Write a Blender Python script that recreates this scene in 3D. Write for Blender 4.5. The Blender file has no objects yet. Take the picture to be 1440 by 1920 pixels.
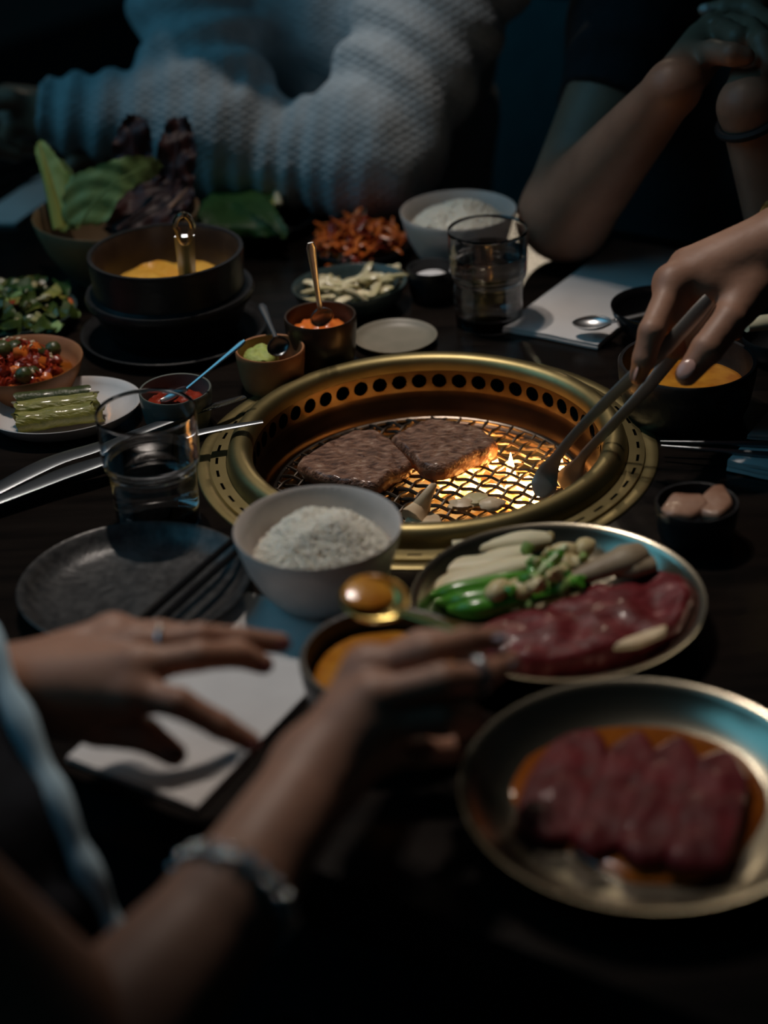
import bpy, bmesh, math, random
import numpy as np
from mathutils import Vector, Matrix, Euler, noise
random.seed(7)
sc = bpy.context.scene
COL = sc.collection
T = 0.75                                   # table top height
# ------------------------------------------------------------------ camera
FPX, PITCH, ROLL, CH = 3248.0, math.radians(29.56), math.radians(3.05), 0.629
FW = Vector((0, math.cos(PITCH), -math.sin(PITCH)))
RT0 = Vector((1, 0, 0)); UP0 = RT0.cross(FW)
RT = math.cos(ROLL)*RT0 - math.sin(ROLL)*UP0
UP = math.cos(ROLL)*UP0 + math.sin(ROLL)*RT0
CAM = Vector((0, 0, T+CH))
cd = bpy.data.cameras.new('camera'); co = bpy.data.objects.new('camera', cd); COL.objects.link(co)
M = Matrix((RT, UP, -FW)).transposed().to_4x4(); M.translation = CAM; co.matrix_world = M
cd.sensor_fit = 'VERTICAL'; cd.sensor_height = 36; cd.sensor_width = 27; cd.lens = FPX/1920*36
cd.clip_start = .02; cd.clip_end = 60
cd.dof.use_dof = True; cd.dof.focus_distance = 1.37; cd.dof.aperture_fstop = 2.7
sc.camera = co
def at(px, py, h=0.0):
    "point of the room seen at a pixel of the photograph, at height h above the table top"
    d = FW + (px-720)/FPX*RT - (py-960)/FPX*UP
    return CAM + ((T+h-CAM.z)/d.z)*d
def depth(p): return (p-CAM).dot(FW)
# ------------------------------------------------------------------ world, lights, exposure
vs = sc.view_settings
vs.view_transform = 'Standard'; vs.look = 'None'; vs.gamma = 1; vs.use_curve_mapping = False; vs.exposure = 0.0
w = bpy.data.worlds.new('world'); sc.world = w; w.use_nodes = True
w.node_tree.nodes['Background'].inputs[0].default_value = (.012, .03, .04, 1)
w.node_tree.nodes['Background'].inputs[1].default_value = .06
def spot(name, loc, target, power, color, ang, blend, rad):
    l = bpy.data.lights.new(name, 'SPOT'); l.energy = power; l.color = color; l.spot_size = math.radians(ang); l.spot_blend = blend; l.shadow_soft_size = rad
    o = bpy.data.objects.new(name, l); COL.objects.link(o); o.location = loc
    o.rotation_euler = (Vector(target)-Vector(loc)).to_track_quat('-Z', 'Y').to_euler(); return o
def area(name, loc, target, power, color, sx, sy):
    l = bpy.data.lights.new(name, 'AREA'); l.energy = power; l.color = color; l.shape = 'RECTANGLE'; l.size = sx; l.size_y = sy
    o = bpy.data.objects.new(name, l); COL.objects.link(o); o.location = loc
    o.rotation_euler = (Vector(target)-Vector(loc)).to_track_quat('-Z', 'Y').to_euler(); return o
spot('table_spotlight', (-.22, 1.58, T+1.45), (-.06, 1.12, T), 27, (1, .88, .78), 41, .6, .022)
spot('table_spotlight', (-.09, 1.62, T+1.45), (-.03, 1.12, T), 14, (1, .86, .76), 41, .6, .022)
spot('table_spotlight', (-.16, 1.72, T+1.45), (-.11, 1.575, T), 12.5, (1, .88, .78), 24, .6, .022)  # extra narrow spot, added to brighten the dishes at the far side
spot('bench_spotlight', (-.42, 1.30, T+1.30), (.065, 1.79, T+.17), 11, (1, .93, .88), 13.5, .8, .03)
area('teal_fill', (-2.2, 1.3, T+2.1), (0, 1.4, T), 16, (.14, .56, .84), 2.8, 2.0)  # added soft teal fill for the shaded sides; no window is there
spot('far_downlight', (.42, 5.2, T+1.72), (.1, 1.3, T), 14, (1, .82, .6), 60, .3, .035)
spot('far_downlight', (.62, 5.2, T+1.72), (.1, 1.3, T), 14, (1, .82, .6), 60, .3, .035)
# ------------------------------------------------------------------ materials
def pm(name, c1, rough=.5, c2=None, scale=30, metal=0, lo=.35, hi=.65, detail=6, bump=0, bscale=None, stretch=None,
       trans=0, ior=1.45, emis=0, ecol=None, sss=0, coat=0, spec=.5, c3=None, sheen=0, distort=0):
    m = bpy.data.materials.new(name); m.use_nodes = True
    nt = m.node_tree; b = nt.nodes['Principled BSDF']; N = nt.nodes.new; L = nt.links.new
    I = b.inputs
    I['Base Color'].default_value = (*c1, 1); I['Roughness'].default_value = rough; I['Metallic'].default_value = metal
    I['IOR'].default_value = ior; I['Transmission Weight'].default_value = trans; I['Specular IOR Level'].default_value = spec
    I['Coat Weight'].default_value = coat; I['Coat Roughness'].default_value = .12
    I['Sheen Weight'].default_value = sheen
    if sss:
        I['Subsurface Weight'].default_value = sss; I['Subsurface Radius'].default_value = (.012, .005, .003); I['Subsurface Scale'].default_value = .4
    if emis:
        I['Emission Strength'].default_value = emis; I['Emission Color'].default_value = (*(ecol or c1), 1)
    tc = N('ShaderNodeTexCoord'); src = tc.outputs['Object']
    if stretch:
        mp = N('ShaderNodeMapping'); L(src, mp.inputs[0])
        mp.inputs['Rotation'].default_value = (0, 0, stretch[3] if len(stretch) > 3 else 0); mp.inputs['Scale'].default_value = stretch[:3]; src = mp.outputs[0]
    if c2:
        n = N('ShaderNodeTexNoise'); n.inputs['Scale'].default_value = scale; n.inputs['Detail'].default_value = detail; n.inputs['Distortion'].default_value = distort
        L(src, n.inputs['Vector'])
        r = N('ShaderNodeValToRGB'); e = r.color_ramp.elements
        e[0].position = lo; e[0].color = (*c1, 1); e[1].position = hi; e[1].color = (*c2, 1)
        if c3: q = e.new(min(.98, hi+.12)); q.color = (*c3, 1)
        L(n.outputs['Fac'], r.inputs[0]); L(r.outputs[0], b.inputs['Base Color'])
    if bump:
        n2 = N('ShaderNodeTexNoise'); n2.inputs['Scale'].default_value = bscale or scale; n2.inputs['Detail'].default_value = 5
        L(src, n2.inputs['Vector'])
        bp = N('ShaderNodeBump'); bp.inputs['Strength'].default_value = bump; bp.inputs['Distance'].default_value = .004
        L(n2.outputs['Fac'], bp.inputs['Height']); L(bp.outputs[0], b.inputs['Normal'])
    m['b'] = 1
    return m
def knit(name, c1):
    m = pm(name, c1, .9, c2=tuple(x*.8 for x in c1), scale=60, sheen=.2); nt = m.node_tree; N = nt.nodes.new; L = nt.links.new
    tc = N('ShaderNodeTexCoord'); outs = []
    for ang, sc_ in ((.5, 42), (-.5, 42), (0.1, 8)):
        mp = N('ShaderNodeMapping'); mp.inputs['Rotation'].default_value = (0.3, ang, .2); L(tc.outputs['Object'], mp.inputs[0])
        wv = N('ShaderNodeTexWave'); wv.bands_direction = 'Z'; wv.inputs['Scale'].default_value = sc_; wv.inputs['Distortion'].default_value = 2.2; wv.inputs['Detail'].default_value = 1
        L(mp.outputs[0], wv.inputs[0]); outs.append(wv.outputs['Fac'])
    a = N('ShaderNodeMath'); a.operation = 'MAXIMUM'; L(outs[0], a.inputs[0]); L(outs[1], a.inputs[1])
    s = N('ShaderNodeMath'); s.operation = 'ADD'; L(a.outputs[0], s.inputs[0]); L(outs[2], s.inputs[1])
    bp = N('ShaderNodeBump'); bp.inputs['Strength'].default_value = .3; bp.inputs['Distance'].default_value = .004
    L(s.outputs[0], bp.inputs['Height']); L(bp.outputs[0], nt.nodes['Principled BSDF'].inputs['Normal'])
    return m
MT = dict(
 table=pm('dark_wood', (.006, .0048, .0042), .17, (.012, .0088, .0072), 9, stretch=(1, 9, 1, .576), bump=.05, bscale=60, spec=.28),
 brass=pm('aged_brass', (.40, .325, .155), .43, (.32, .255, .115), 26, metal=1, bump=.03, bscale=80),
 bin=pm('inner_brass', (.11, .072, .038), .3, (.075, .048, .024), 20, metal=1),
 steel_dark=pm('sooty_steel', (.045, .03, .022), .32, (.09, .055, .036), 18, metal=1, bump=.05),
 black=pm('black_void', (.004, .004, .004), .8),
 wire=pm('grate_wire', (.30, .25, .2), .32, (.16, .13, .11), 60, metal=1),
 coal=pm('charcoal', (.015, .013, .012), .9, (.04, .035, .03), 60, bump=.6, bscale=80),
 steel=pm('brushed_steel', (.55, .56, .57), .3, metal=1),
 bluesteel=pm('cool_steel', (.24, .26, .28), .36, metal=1),
 champagne=pm('champagne_metal', (.52, .47, .36), .27, (.46, .41, .31), 40, metal=1),
 white=pm('white_ceramic', (.62, .57, .54), .42, (.58, .53, .50), 70),
 oval=pm('pale_ceramic', (.66, .62, .60), .22, (.60, .56, .54), 30),
 grey=pm('grey_ceramic', (.13, .14, .12), .35, (.10, .11, .10), 60),
 teal=pm('dark_teal_ceramic', (.055, .085, .085), .3, (.04, .065, .07), 60),
 olive=pm('olive_ceramic', (.24, .21, .16), .45, (.2, .18, .135), 50),
 brown=pm('brown_glaze', (.05, .033, .022), .3, (.032, .02, .014), 50),
 terra=pm('terracotta', (.40, .17, .07), .5, (.32, .13, .055), 60),
 bowlwood=pm('tan_stoneware', (.30, .19, .10), .5, (.22, .14, .075), 30),
 blackc=pm('black_stoneware', (.012, .012, .013), .38, (.02, .02, .021), 70, bump=.12, bscale=160),
 slate=pm('speckled_black_plate', (.02, .02, .021), .33, (.055, .053, .052), 130, bump=.15, bscale=120),
 blackg=pm('black_gloss', (.008, .008, .009), .2),
 glass=pm('clear_glass', (1, 1, 1), 0.0, trans=1, ior=1.47), water=pm('water', (1, 1, 1), 0.0, trans=1, ior=1.33),
 rice=pm('cooked_rice', (.90, .84, .72), .4, (.84, .77, .65), 90, sss=.15),
 steak=pm('seared_beef', (.085, .032, .017), .32, (.34, .17, .105), 120, lo=.34, hi=.58, bump=.65, bscale=280, coat=.55, stretch=(1, 2.2, 1, -.7), c3=(.52, .34, .24)),
 steakside=pm('browned_beef_edge', (.24, .085, .04), .35, (.42, .19, .10), 120, bump=.4, bscale=160, coat=.3),
 rawbeef=pm('raw_beef', (.11, .008, .010), .45, (.19, .024, .028), 75, lo=.4, hi=.62, bump=.3, bscale=140, coat=.08, c3=(.42, .18, .16), stretch=(1, 1.8, 1, .3), spec=.3),
 marinated=pm('marinated_beef', (.075, .006, .008), .5, (.15, .018, .022), 55, lo=.38, hi=.68, bump=.3, bscale=120, coat=.04, spec=.18),
 fat=pm('beef_fat', (.80, .62, .40), .4, (.62, .42, .25), 60),
 sauce=pm('orange_sauce', (.30, .085, .009), .14, (.20, .05, .006), 25, coat=.5),
 stew=pm('orange_stew', (.62, .27, .03), .18, (.42, .14, .015), 45, coat=.4, bump=.25, bscale=60),
 tofu=pm('yellow_stew', (.70, .40, .07), .25, (.58, .27, .03), 50, coat=.3, bump=.3, bscale=70),
 mush=pm('pale_mushroom', (.82, .73, .50), .45, (.74, .65, .42), 30, stretch=(1, 4, 1), sss=.15),
 mushb=pm('brown_mushroom', (.25, .17, .10), .5, (.40, .31, .20), 40),
 garlic=pm('garlic', (.66, .54, .30), .4, (.58, .46, .22), 40, sss=.2),
 green=pm('green_pepper', (.06, .26, .02), .25, (.12, .36, .04), 40, coat=.4),
 greenp=pm('pale_green', (.34, .42, .13), .4, (.22, .36, .08), 60),
 leaf=pm('fresh_leaf', (.20, .31, .10), .5, (.27, .39, .14), 25, bump=.4, bscale=60),
 perilla=pm('perilla_leaf', (.022, .075, .014), .5, (.036, .10, .02), 30, bump=.4, bscale=80),
 lettuce=pm('yellow_green_lettuce', (.62, .60, .13), .45, (.50, .52, .13), 30),
 redlet=pm('dark_red_lettuce', (.030, .010, .012), .5, (.075, .025, .022), 35, bump=.5, bscale=60),
 darkgreen=pm('dark_green_leaf', (.03, .055, .010), .3, (.07, .11, .02), 60, coat=.4),
 kimchig=pm('cooked_cabbage', (.18, .18, .03), .35, (.30, .27, .06), 60, stretch=(1, 5, 1), coat=.4, bump=.5, bscale=120),
 kimchid=pm('charred_leaf', (.03, .045, .01), .4, (.07, .08, .02), 60, coat=.3, bump=.5, bscale=120),
 redpaste=pm('red_chili', (.34, .035, .012), .25, (.22, .02, .008), 90, coat=.4, bump=.5, bscale=150),
 orange=pm('orange_radish', (.78, .20, .03), .35, (.62, .12, .018), 60, coat=.3),
 wasabi=pm('wasabi', (.42, .47, .12), .6, (.33, .40, .09), 60, bump=.8, bscale=90),
 salt=pm('white_salt', (.80, .78, .78), .6, bump=.6, c2=(.7, .68, .68), scale=200),
 radish=pm('pale_radish', (.62, .52, .34), .35, (.50, .45, .20), 50, coat=.3),
 sesame=pm('sesame', (.70, .58, .38), .35),
 porkp=pm('pink_meat', (.42, .24, .16), .4, (.32, .16, .10), 60, coat=.3, bump=.3),
 paper=pm('paper_napkin', (.66, .64, .63), .85, (.62, .60, .59), 40, bump=.15, bscale=35),
 bluecloth=pm('pale_blue_cloth', (.55, .72, .80), .85, (.48, .64, .72), 30, bump=.2),
 skin=pm('skin', (.40, .215, .145), .5, (.33, .165, .11), 22, sss=.12, bump=.10, bscale=130),
 skind=pm('tan_skin', (.38, .20, .13), .5, (.30, .15, .095), 22, sss=.12, bump=.08, bscale=130),
 nail=pm('fingernail', (.55, .33, .28), .25, coat=.5), naild=pm('painted_nail', (.09, .03, .03), .2, coat=.5), naill=pm('pale_nail', (.45, .42, .52), .2, coat=.5),
 darkcloth=pm('black_cloth', (.006, .006, .009), .9, (.010, .010, .014), 80, bump=.3, bscale=40),
 apron=pm('charcoal_apron', (.020, .025, .030), .9, (.034, .040, .046), 260, bump=.4, bscale=30),
 booth=pm('teal_upholstery', (.016, .085, .10), .75, (.013, .07, .085), 40, bump=.15, bscale=120),
 wall=pm('black_wall', (.006, .007, .008), .8), floor=pm('dark_floor', (.012, .011, .011), .6, (.02, .018, .017), 6),
 tongs=pm('worn_tong_steel', (.40, .37, .34), .42, metal=.7), hair=pm('dark_hair', (.012, .009, .008), .5, (.03, .022, .018), 40, stretch=(6, 6, 1), bump=.4), eye=pm('eye', (.75, .73, .7), .15), lip=pm('lips', (.36, .13, .11), .45),
 sweater=knit('cable_knit', (.50, .54, .56)), silver=pm('silver', (.55, .60, .62), .25, metal=1), gold=pm('gold', (.60, .43, .13), .25, metal=1),
 hairtie=pm('black_elastic', (.006, .006, .007), .7), )
def ember():
    m = bpy.data.materials.new('glowing_ember'); m.use_nodes = True; nt = m.node_tree; b = nt.nodes['Principled BSDF']; N = nt.nodes.new; L = nt.links.new
    b.inputs['Base Color'].default_value = (.05, .02, .01, 1); b.inputs['Roughness'].default_value = .9
    tc = N('ShaderNodeTexCoord'); n = N('ShaderNodeTexNoise'); n.inputs['Scale'].default_value = 55; n.inputs['Detail'].default_value = 3
    g = N('ShaderNodeNewGeometry'); L(g.outputs['Position'], n.inputs['Vector'])
    r = N('ShaderNodeValToRGB'); e = r.color_ramp.elements
    e[0].position = .30; e[0].color = (.25, .05, .004, 1); e[1].position = .62; e[1].color = (1, .62, .22, 1)
    q = e.new(.45); q.color = (.9, .30, .04, 1)
    L(n.outputs['Fac'], r.inputs[0]); L(r.outputs[0], b.inputs['Emission Color']); b.inputs['Emission Strength'].default_value = 14.0
    return m
MT['ember'] = ember()
MT['emberdim'] = MT['ember'].copy(); MT['emberdim'].node_tree.nodes['Principled BSDF'].inputs['Emission Strength'].default_value = .7
# ------------------------------------------------------------------ mesh tools
class MB:
    def __init__(s): s.v = []; s.f = []; s.mi = []
    def add(s, v, f, mi=0):
        o = len(s.v); s.v += [tuple(x) for x in v]; s.f += [tuple(i+o for i in q) for q in f]; s.mi += [mi]*len(f); return s
    def lathe(s, prof, n=48, c=(0, 0, 0), sx=1, sy=1, rot=0, cap=True, mi=0, jit=None):
        v = []; f = []; m = len(prof); cr, sr = math.cos(rot), math.sin(rot)
        for r, z in prof:
            for k in range(n):
                a = 2*math.pi*k/n; x, y = r*math.cos(a)*sx, r*math.sin(a)*sy
                v.append((c[0]+x*cr-y*sr, c[1]+x*sr+y*cr, c[2]+z))
        for i in range(m-1):
            for k in range(n):
                k2 = (k+1) % n; f.append((i*n+k, i*n+k2, (i+1)*n+k2, (i+1)*n+k))
        if cap:
            f.append(tuple(range(n))[::-1]); f.append(tuple((m-1)*n+k for k in range(n)))
        return s.add(v, f, mi)
    def tube(s, path, rad, n=10, flat=1.0, up=None, mi=0):
        P = [Vector(p) for p in path]; R = rad if hasattr(rad, '__len__') else [rad]*len(P); v = []; f = []
        F = flat if hasattr(flat, '__len__') else [flat]*len(P)
        prev = Vector(up) if up is not None else None
        for i, p in enumerate(P):
            t = (P[min(i+1, len(P)-1)]-P[max(i-1, 0)]).normalized()
            if prev is None: prev = t.orthogonal()
            b = (prev - prev.dot(t)*t)
            if b.length < 1e-6: b = t.orthogonal()
            b.normalize(); a = b.cross(t)
            if up is None: prev = b
            for k in range(n):
                an = 2*math.pi*k/n; v.append(p + a*math.cos(an)*R[i] + b*math.sin(an)*R[i]*F[i])
        m = len(P)
        for i in range(m-1):
            for k in range(n):
                k2 = (k+1) % n; f.append((i*n+k, i*n+k2, (i+1)*n+k2, (i+1)*n+k))
        f.append(tuple(range(n))[::-1]); f.append(tuple((m-1)*n+k for k in range(n)))
        return s.add(v, f, mi)
    def box(s, c, hx, hy, hz, ax=Vector((1, 0, 0)), ay=Vector((0, 1, 0)), az=Vector((0, 0, 1)), mi=0):
        c = Vector(c); v = [c+ax*hx*i+ay*hy*j+az*hz*k for i in (-1, 1) for j in (-1, 1) for k in (-1, 1)]
        return s.add(v, [(0, 1, 3, 2), (4, 6, 7, 5), (0, 4, 5, 1), (2, 3, 7, 6), (0, 2, 6, 4), (1, 5, 7, 3)], mi)
    def grid(s, fn, nu, nv, mi=0, thick=0):
        top = [Vector(fn(i/(nu-1), j/(nv-1))) for i in range(nu) for j in range(nv)]
        f = [(i*nv+j, (i+1)*nv+j, (i+1)*nv+j+1, i*nv+j+1) for i in range(nu-1) for j in range(nv-1)]
        s.add(top, f, mi)
        if thick:
            N = [Vector((0, 0, 0)) for _ in top]
            for q in f:
                nn = (top[q[1]]-top[q[0]]).cross(top[q[3]]-top[q[0]])
                for i in q: N[i] = N[i]+nn
            bot = [p-(n.normalized() if n.length else Vector((0, 0, 1)))*thick for p, n in zip(top, N)]
            ne = len(top); bd = [i*nv for i in range(nu)] + [(nu-1)*nv+j for j in range(1, nv)] + [i*nv+nv-1 for i in range(nu-2, -1, -1)] + [j for j in range(nv-2, 0, -1)]
            s.add(top+bot, [tuple(i+ne for i in q[::-1]) for q in f] + [(bd[k], bd[(k+1) % len(bd)], bd[(k+1) % len(bd)]+ne, bd[k]+ne) for k in range(len(bd))], mi)
        return s
    def blob(s, c, r, n=8, amp=.25, sq=(1, 1, 1), seed=0, rot=None, mi=0, freq=1.6):
        v = []; f = []; c = Vector(c); nn = n*2
        for i in range(n+1):
            th = math.pi*i/n
            for k in range(nn):
                a = 2*math.pi*k/nn; d = Vector((math.sin(th)*math.cos(a), math.sin(th)*math.sin(a), math.cos(th)))
                q = d*(1+amp*noise.noise(d*freq+Vector((seed*3.1, seed*1.7, seed))))
                q = Vector((q.x*sq[0], q.y*sq[1], q.z*sq[2]))*r
                if rot is not None: q = rot @ q
                v.append(c+q)
        for i in range(n):
            for k in range(nn):
                k2 = (k+1) % nn; f.append((i*nn+k, (i+1)*nn+k, (i+1)*nn+k2, i*nn+k2))
        return s.add(v, f, mi)
    def slab(s, outline, z0, th, n=72, rings=14, amp=.0015, freq=60, dome=0., seed=0, edge=.10, mi=0, mside=None, base=None):
        P = [Vector((p[0], p[1], 0)) for p in outline]; m = len(P)
        ctr = sum(P, Vector((0, 0, 0)))/m; loop = []
        for k in range(n):                                 # Catmull-Rom through the outline
            t = k/n*m; i = int(t); u = t-i
            a, b, c, d = P[(i-1) % m], P[i % m], P[(i+1) % m], P[(i+2) % m]
            loop.append(.5*((2*b)+(c-a)*u+(2*a-5*b+4*c-d)*u*u+(3*b-a-3*c+d)*u**3)*.5+.5*(b*(1-u)+c*u))
        bz = base or (lambda x, y: 0.)
        v = [(ctr.x, ctr.y, z0+th+dome+bz(ctr.x, ctr.y))]; f = []; mi_ = []
        sv = [1-(1-(i+1)/rings)**1.25 for i in range(rings)]
        for r in sv:
            drop = max(0, (r-(1-edge))/edge)
            for p in loop:
                q = ctr+(p-ctr)*r
                z = z0+th*(1-.38*drop**2)+dome*(1-r*r)+amp*noise.noise(Vector((q.x*freq+seed, q.y*freq, seed)))*(1-.3*drop)+bz(q.x, q.y)
                v.append((q.x, q.y, z))
        for zz, rr in ((.35, 1.012), (.0, .985)):
            for p in loop:
                q = ctr+(p-ctr)*(rr+.02*noise.noise(Vector((p.x*freq, p.y*freq, seed+5)))); v.append((q.x, q.y, z0+th*zz+bz(q.x, q.y)))
        R = rings+2
        for k in range(n): f.append((0, 1+k, 1+(k+1) % n)); mi_.append(mi)
        for i in range(R-1):
            for k in range(n):
                k2 = (k+1) % n; f.append((1+i*n+k, 1+(i+1)*n+k, 1+(i+1)*n+k2, 1+i*n+k2)); mi_.append(mi if i < rings-1 or mside is None else mside)
        f.append(tuple(1+(R-1)*n+k for k in range(n))); mi_.append(mi)
        o = len(s.v); s.v += [tuple(x) for x in v]; s.f += [tuple(i+o for i in q) for q in f]; s.mi += mi_; return s
    def mesh(s, name, mats, off=Vector((0, 0, 0)), smooth=True, ang=None):
        me = bpy.data.meshes.new(name); me.from_pydata([(x-off[0], y-off[1], z-off[2]) for x, y, z in s.v], [], s.f)
        mats = mats if isinstance(mats, (list, tuple)) else [mats]
        for m in mats: me.materials.append(MT[m])
        me.polygons.foreach_set('material_index', s.mi)
        bm = bmesh.new(); bm.from_mesh(me); bmesh.ops.remove_doubles(bm, verts=bm.verts, dist=1e-6); bmesh.ops.recalc_face_normals(bm, faces=bm.faces)
        if smooth:
            a0 = math.radians(ang or 40)
            for fc in bm.faces: fc.smooth = True
            for ed in bm.edges:
                if len(ed.link_faces) == 2 and ed.calc_face_angle(0) > a0: ed.smooth = False
        bm.to_mesh(me); bm.free(); me.update(); return me
    def build(s, name, mats, parent=None, smooth=True, ang=None, loc=None):
        if parent is not None: off = Vector(WL[parent.name])
        else: off = Vector(loc) if loc is not None else Vector(np.mean(np.array(s.v), axis=0))
        if parent is None and loc is None: off.z = min(q[2] for q in s.v)
        o = bpy.data.objects.new(name, s.mesh(name, mats, off, smooth, ang)); COL.objects.link(o)
        if parent is not None: o.parent = parent; WL[o.name] = off
        else: o.location = off; WL[o.name] = off
        return o
WL = {}
def root(name, loc, label, cat, group=None):
    o = bpy.data.objects.new(name, None); COL.objects.link(o); o.location = loc; o.empty_display_size = .03; WL[o.name] = Vector(loc)
    return tag(o, label, cat, group)
def tag(o, label, cat, group=None, kind=None):
    o['label'] = label; o['category'] = cat
    if group: o['group'] = group
    if kind: o['kind'] = kind
    return o
def piece(name, me, parent, loc, rot=(0, 0, 0), s=1):
    o = bpy.data.objects.new(name, me); COL.objects.link(o); o.parent = parent; o.location = Vector(loc)-WL[parent.name]; o.rotation_euler = rot
    o.scale = (s, s, s) if not hasattr(s, '__len__') else s; return o
def struct(o): o['kind'] = 'structure'; return o
def rim(px, py, h, wpx):
    p = at(px, py, h); return p.x, p.y, wpx/2*depth(p)/FPX
# ------------------------------------------------------------------ signed-distance figures (one continuous surface each)
class SDF:
    def __init__(s, lo, hi, h):
        s.h = h; s.lo = np.array(lo, float); n = np.ceil((np.array(hi)-s.lo)/h).astype(int)+1
        s.ax = [(s.lo[i]+h*np.arange(n[i])).astype(np.float32) for i in range(3)]
        s.F = [np.full(n, .05, np.float32), np.full(n, .05, np.float32)]
    def cap(s, a, b, ra, rb, k=.008, layer=0, wob=None, cut=0.):
        a = np.array(a, float); b = np.array(b, float); mg = max(ra, rb)+k+3*s.h+(.012 if wob else 0)
        sl = []
        for i in range(3):
            lo, hi = min(a[i], b[i])-mg, max(a[i], b[i])+mg
            i0 = int(max(0, math.floor((lo-s.lo[i])/s.h))); i1 = int(min(len(s.ax[i]), math.ceil((hi-s.lo[i])/s.h)+1))
            if i1 <= i0: return s
            sl.append(slice(i0, i1))
        X = s.ax[0][sl[0]][:, None, None]; Y = s.ax[1][sl[1]][None, :, None]; Z = s.ax[2][sl[2]][None, None, :]
        d = b-a; L2 = max(1e-12, float(d@d))
        t = ((X-a[0])*d[0]+(Y-a[1])*d[1]+(Z-a[2])*d[2])/L2; tr = t; t = np.clip(t, 0, 1)
        D = np.sqrt((X-a[0]-t*d[0])**2+(Y-a[1]-t*d[1])**2+(Z-a[2]-t*d[2])**2)-(ra+(rb-ra)*t)
        if wob: D = D-wob(X, Y, Z, tr)
        if cut: D = np.maximum(D, (tr-1)*math.sqrt(L2)-cut)      # flat end
        F = s.F[layer]; G = F[tuple(sl)]
        hh = np.clip(.5+.5*(G-D)/k, 0, 1); F[tuple(sl)] = G*(1-hh)+D*hh-k*hh*(1-hh)
        return s
    def chain(s, pts, rad, k=.004, layer=0, wob=None):
        for i in range(len(pts)-1): s.cap(pts[i], pts[i+1], rad[i], rad[i+1], k, layer, wob)
        return s
    def nets(s, k=.007):
        A, B = s.F; hh = np.clip(.5+.5*(A-B)/k, 0, 1); F = A*(1-hh)+B*hh-k*hh*(1-hh)
        F = np.pad(F, 1, constant_values=.05); ins = F < 0
        n = np.array(F.shape)-1
        c = [ins[i:i+n[0], j:j+n[1], l:l+n[2]] for i in (0, 1) for j in (0, 1) for l in (0, 1)]
        cnt = sum(x.astype(np.int8) for x in c); act = (cnt > 0) & (cnt < 8)
        I = np.argwhere(act); idx = np.full(act.shape, -1, np.int64); idx[act] = np.arange(len(I))
        pos = np.zeros((len(I), 3)); num = np.zeros(len(I))
        cs = [np.array((i, j, l)) for i in (0, 1) for j in (0, 1) for l in (0, 1)]
        for u in range(8):
            for w_ in range(u+1, 8):
                if np.abs(cs[u]-cs[w_]).sum() != 1: continue
                p = I+cs[u]; q = I+cs[w_]; a = F[p[:, 0], p[:, 1], p[:, 2]]; b = F[q[:, 0], q[:, 1], q[:, 2]]
                m = (a < 0) != (b < 0); t = np.where(m, a/(a-b+1e-12), 0)
                pos += np.where(m[:, None], cs[u]+t[:, None]*(cs[w_]-cs[u]), 0); num += m
        pos = I+pos/num[:, None]
        faces = []
        for d in range(3):
            e = [0, 0, 0]; e[d] = 1
            a = ins[:n[0]+1-e[0], :n[1]+1-e[1], :n[2]+1-e[2]]; b = ins[e[0]:, e[1]:, e[2]:]
            E = np.argwhere(a != b); d1, d2 = (d+1) % 3, (d+2) % 3
            E = E[(E[:, d1] > 0) & (E[:, d2] > 0) & (E[:, d1] < n[d1]) & (E[:, d2] < n[d2])]
            o1 = np.zeros(3, int); o1[d1] = 1; o2 = np.zeros(3, int); o2[d2] = 1
            q = np.stack([idx[tuple((E-o).T)] for o in (0*o1, o1, o1+o2, o2)], 1)
            fl = a[tuple(E.T)]; q[~fl] = q[~fl][:, ::-1]
            faces.append(q[(q >= 0).all(1)])
        V = s.lo+(pos-1)*s.h; Fc = np.concatenate(faces)
        for _ in range(2):                                  # light smoothing of the stair steps
            acc = np.zeros_like(V); ct = np.zeros(len(V))
            for i in range(4):
                np.add.at(acc, Fc[:, i], V[Fc[:, (i+1) % 4]]+V[Fc[:, (i+3) % 4]]); np.add.at(ct, Fc[:, i], 2)
            V = V*.55+.45*acc/np.maximum(ct, 1)[:, None]
        return V, Fc
def figure(name, grids, mat, parent=None):
    vs_, fs_, o = [], [], 0
    for g in grids:
        V, F = g.nets(); vs_.append(V); fs_.append(F+o); o += len(V)
    V = np.concatenate(vs_); F = np.concatenate(fs_); off = np.array(WL[parent.name]) if parent is not None else np.array([V[:, 0].mean(), V[:, 1].mean(), V[:, 2].min()])
    me = bpy.data.meshes.new(name); me.from_pydata((V-off).tolist(), [], F.tolist()); me.materials.append(MT[mat])
    me.polygons.foreach_set('use_smooth', [True]*len(me.polygons)); me.update()
    ob = bpy.data.objects.new(name, me); COL.objects.link(ob); WL[ob.name] = Vector(off)
    if parent is not None: ob.parent = parent
    else: ob.location = off
    return ob
def nail(parent, tip, d, up, mat, r=.0048):
    d = Vector(d).normalized(); up = Vector(up); up = (up-up.dot(d)*d).normalized(); sd = d.cross(up)
    R = Matrix((d, sd, up)).transposed()
    MB().blob(Vector(tip), r, 6, 0, (1.35, 1, .28), rot=R).build('fingernail', mat, parent)
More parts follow.
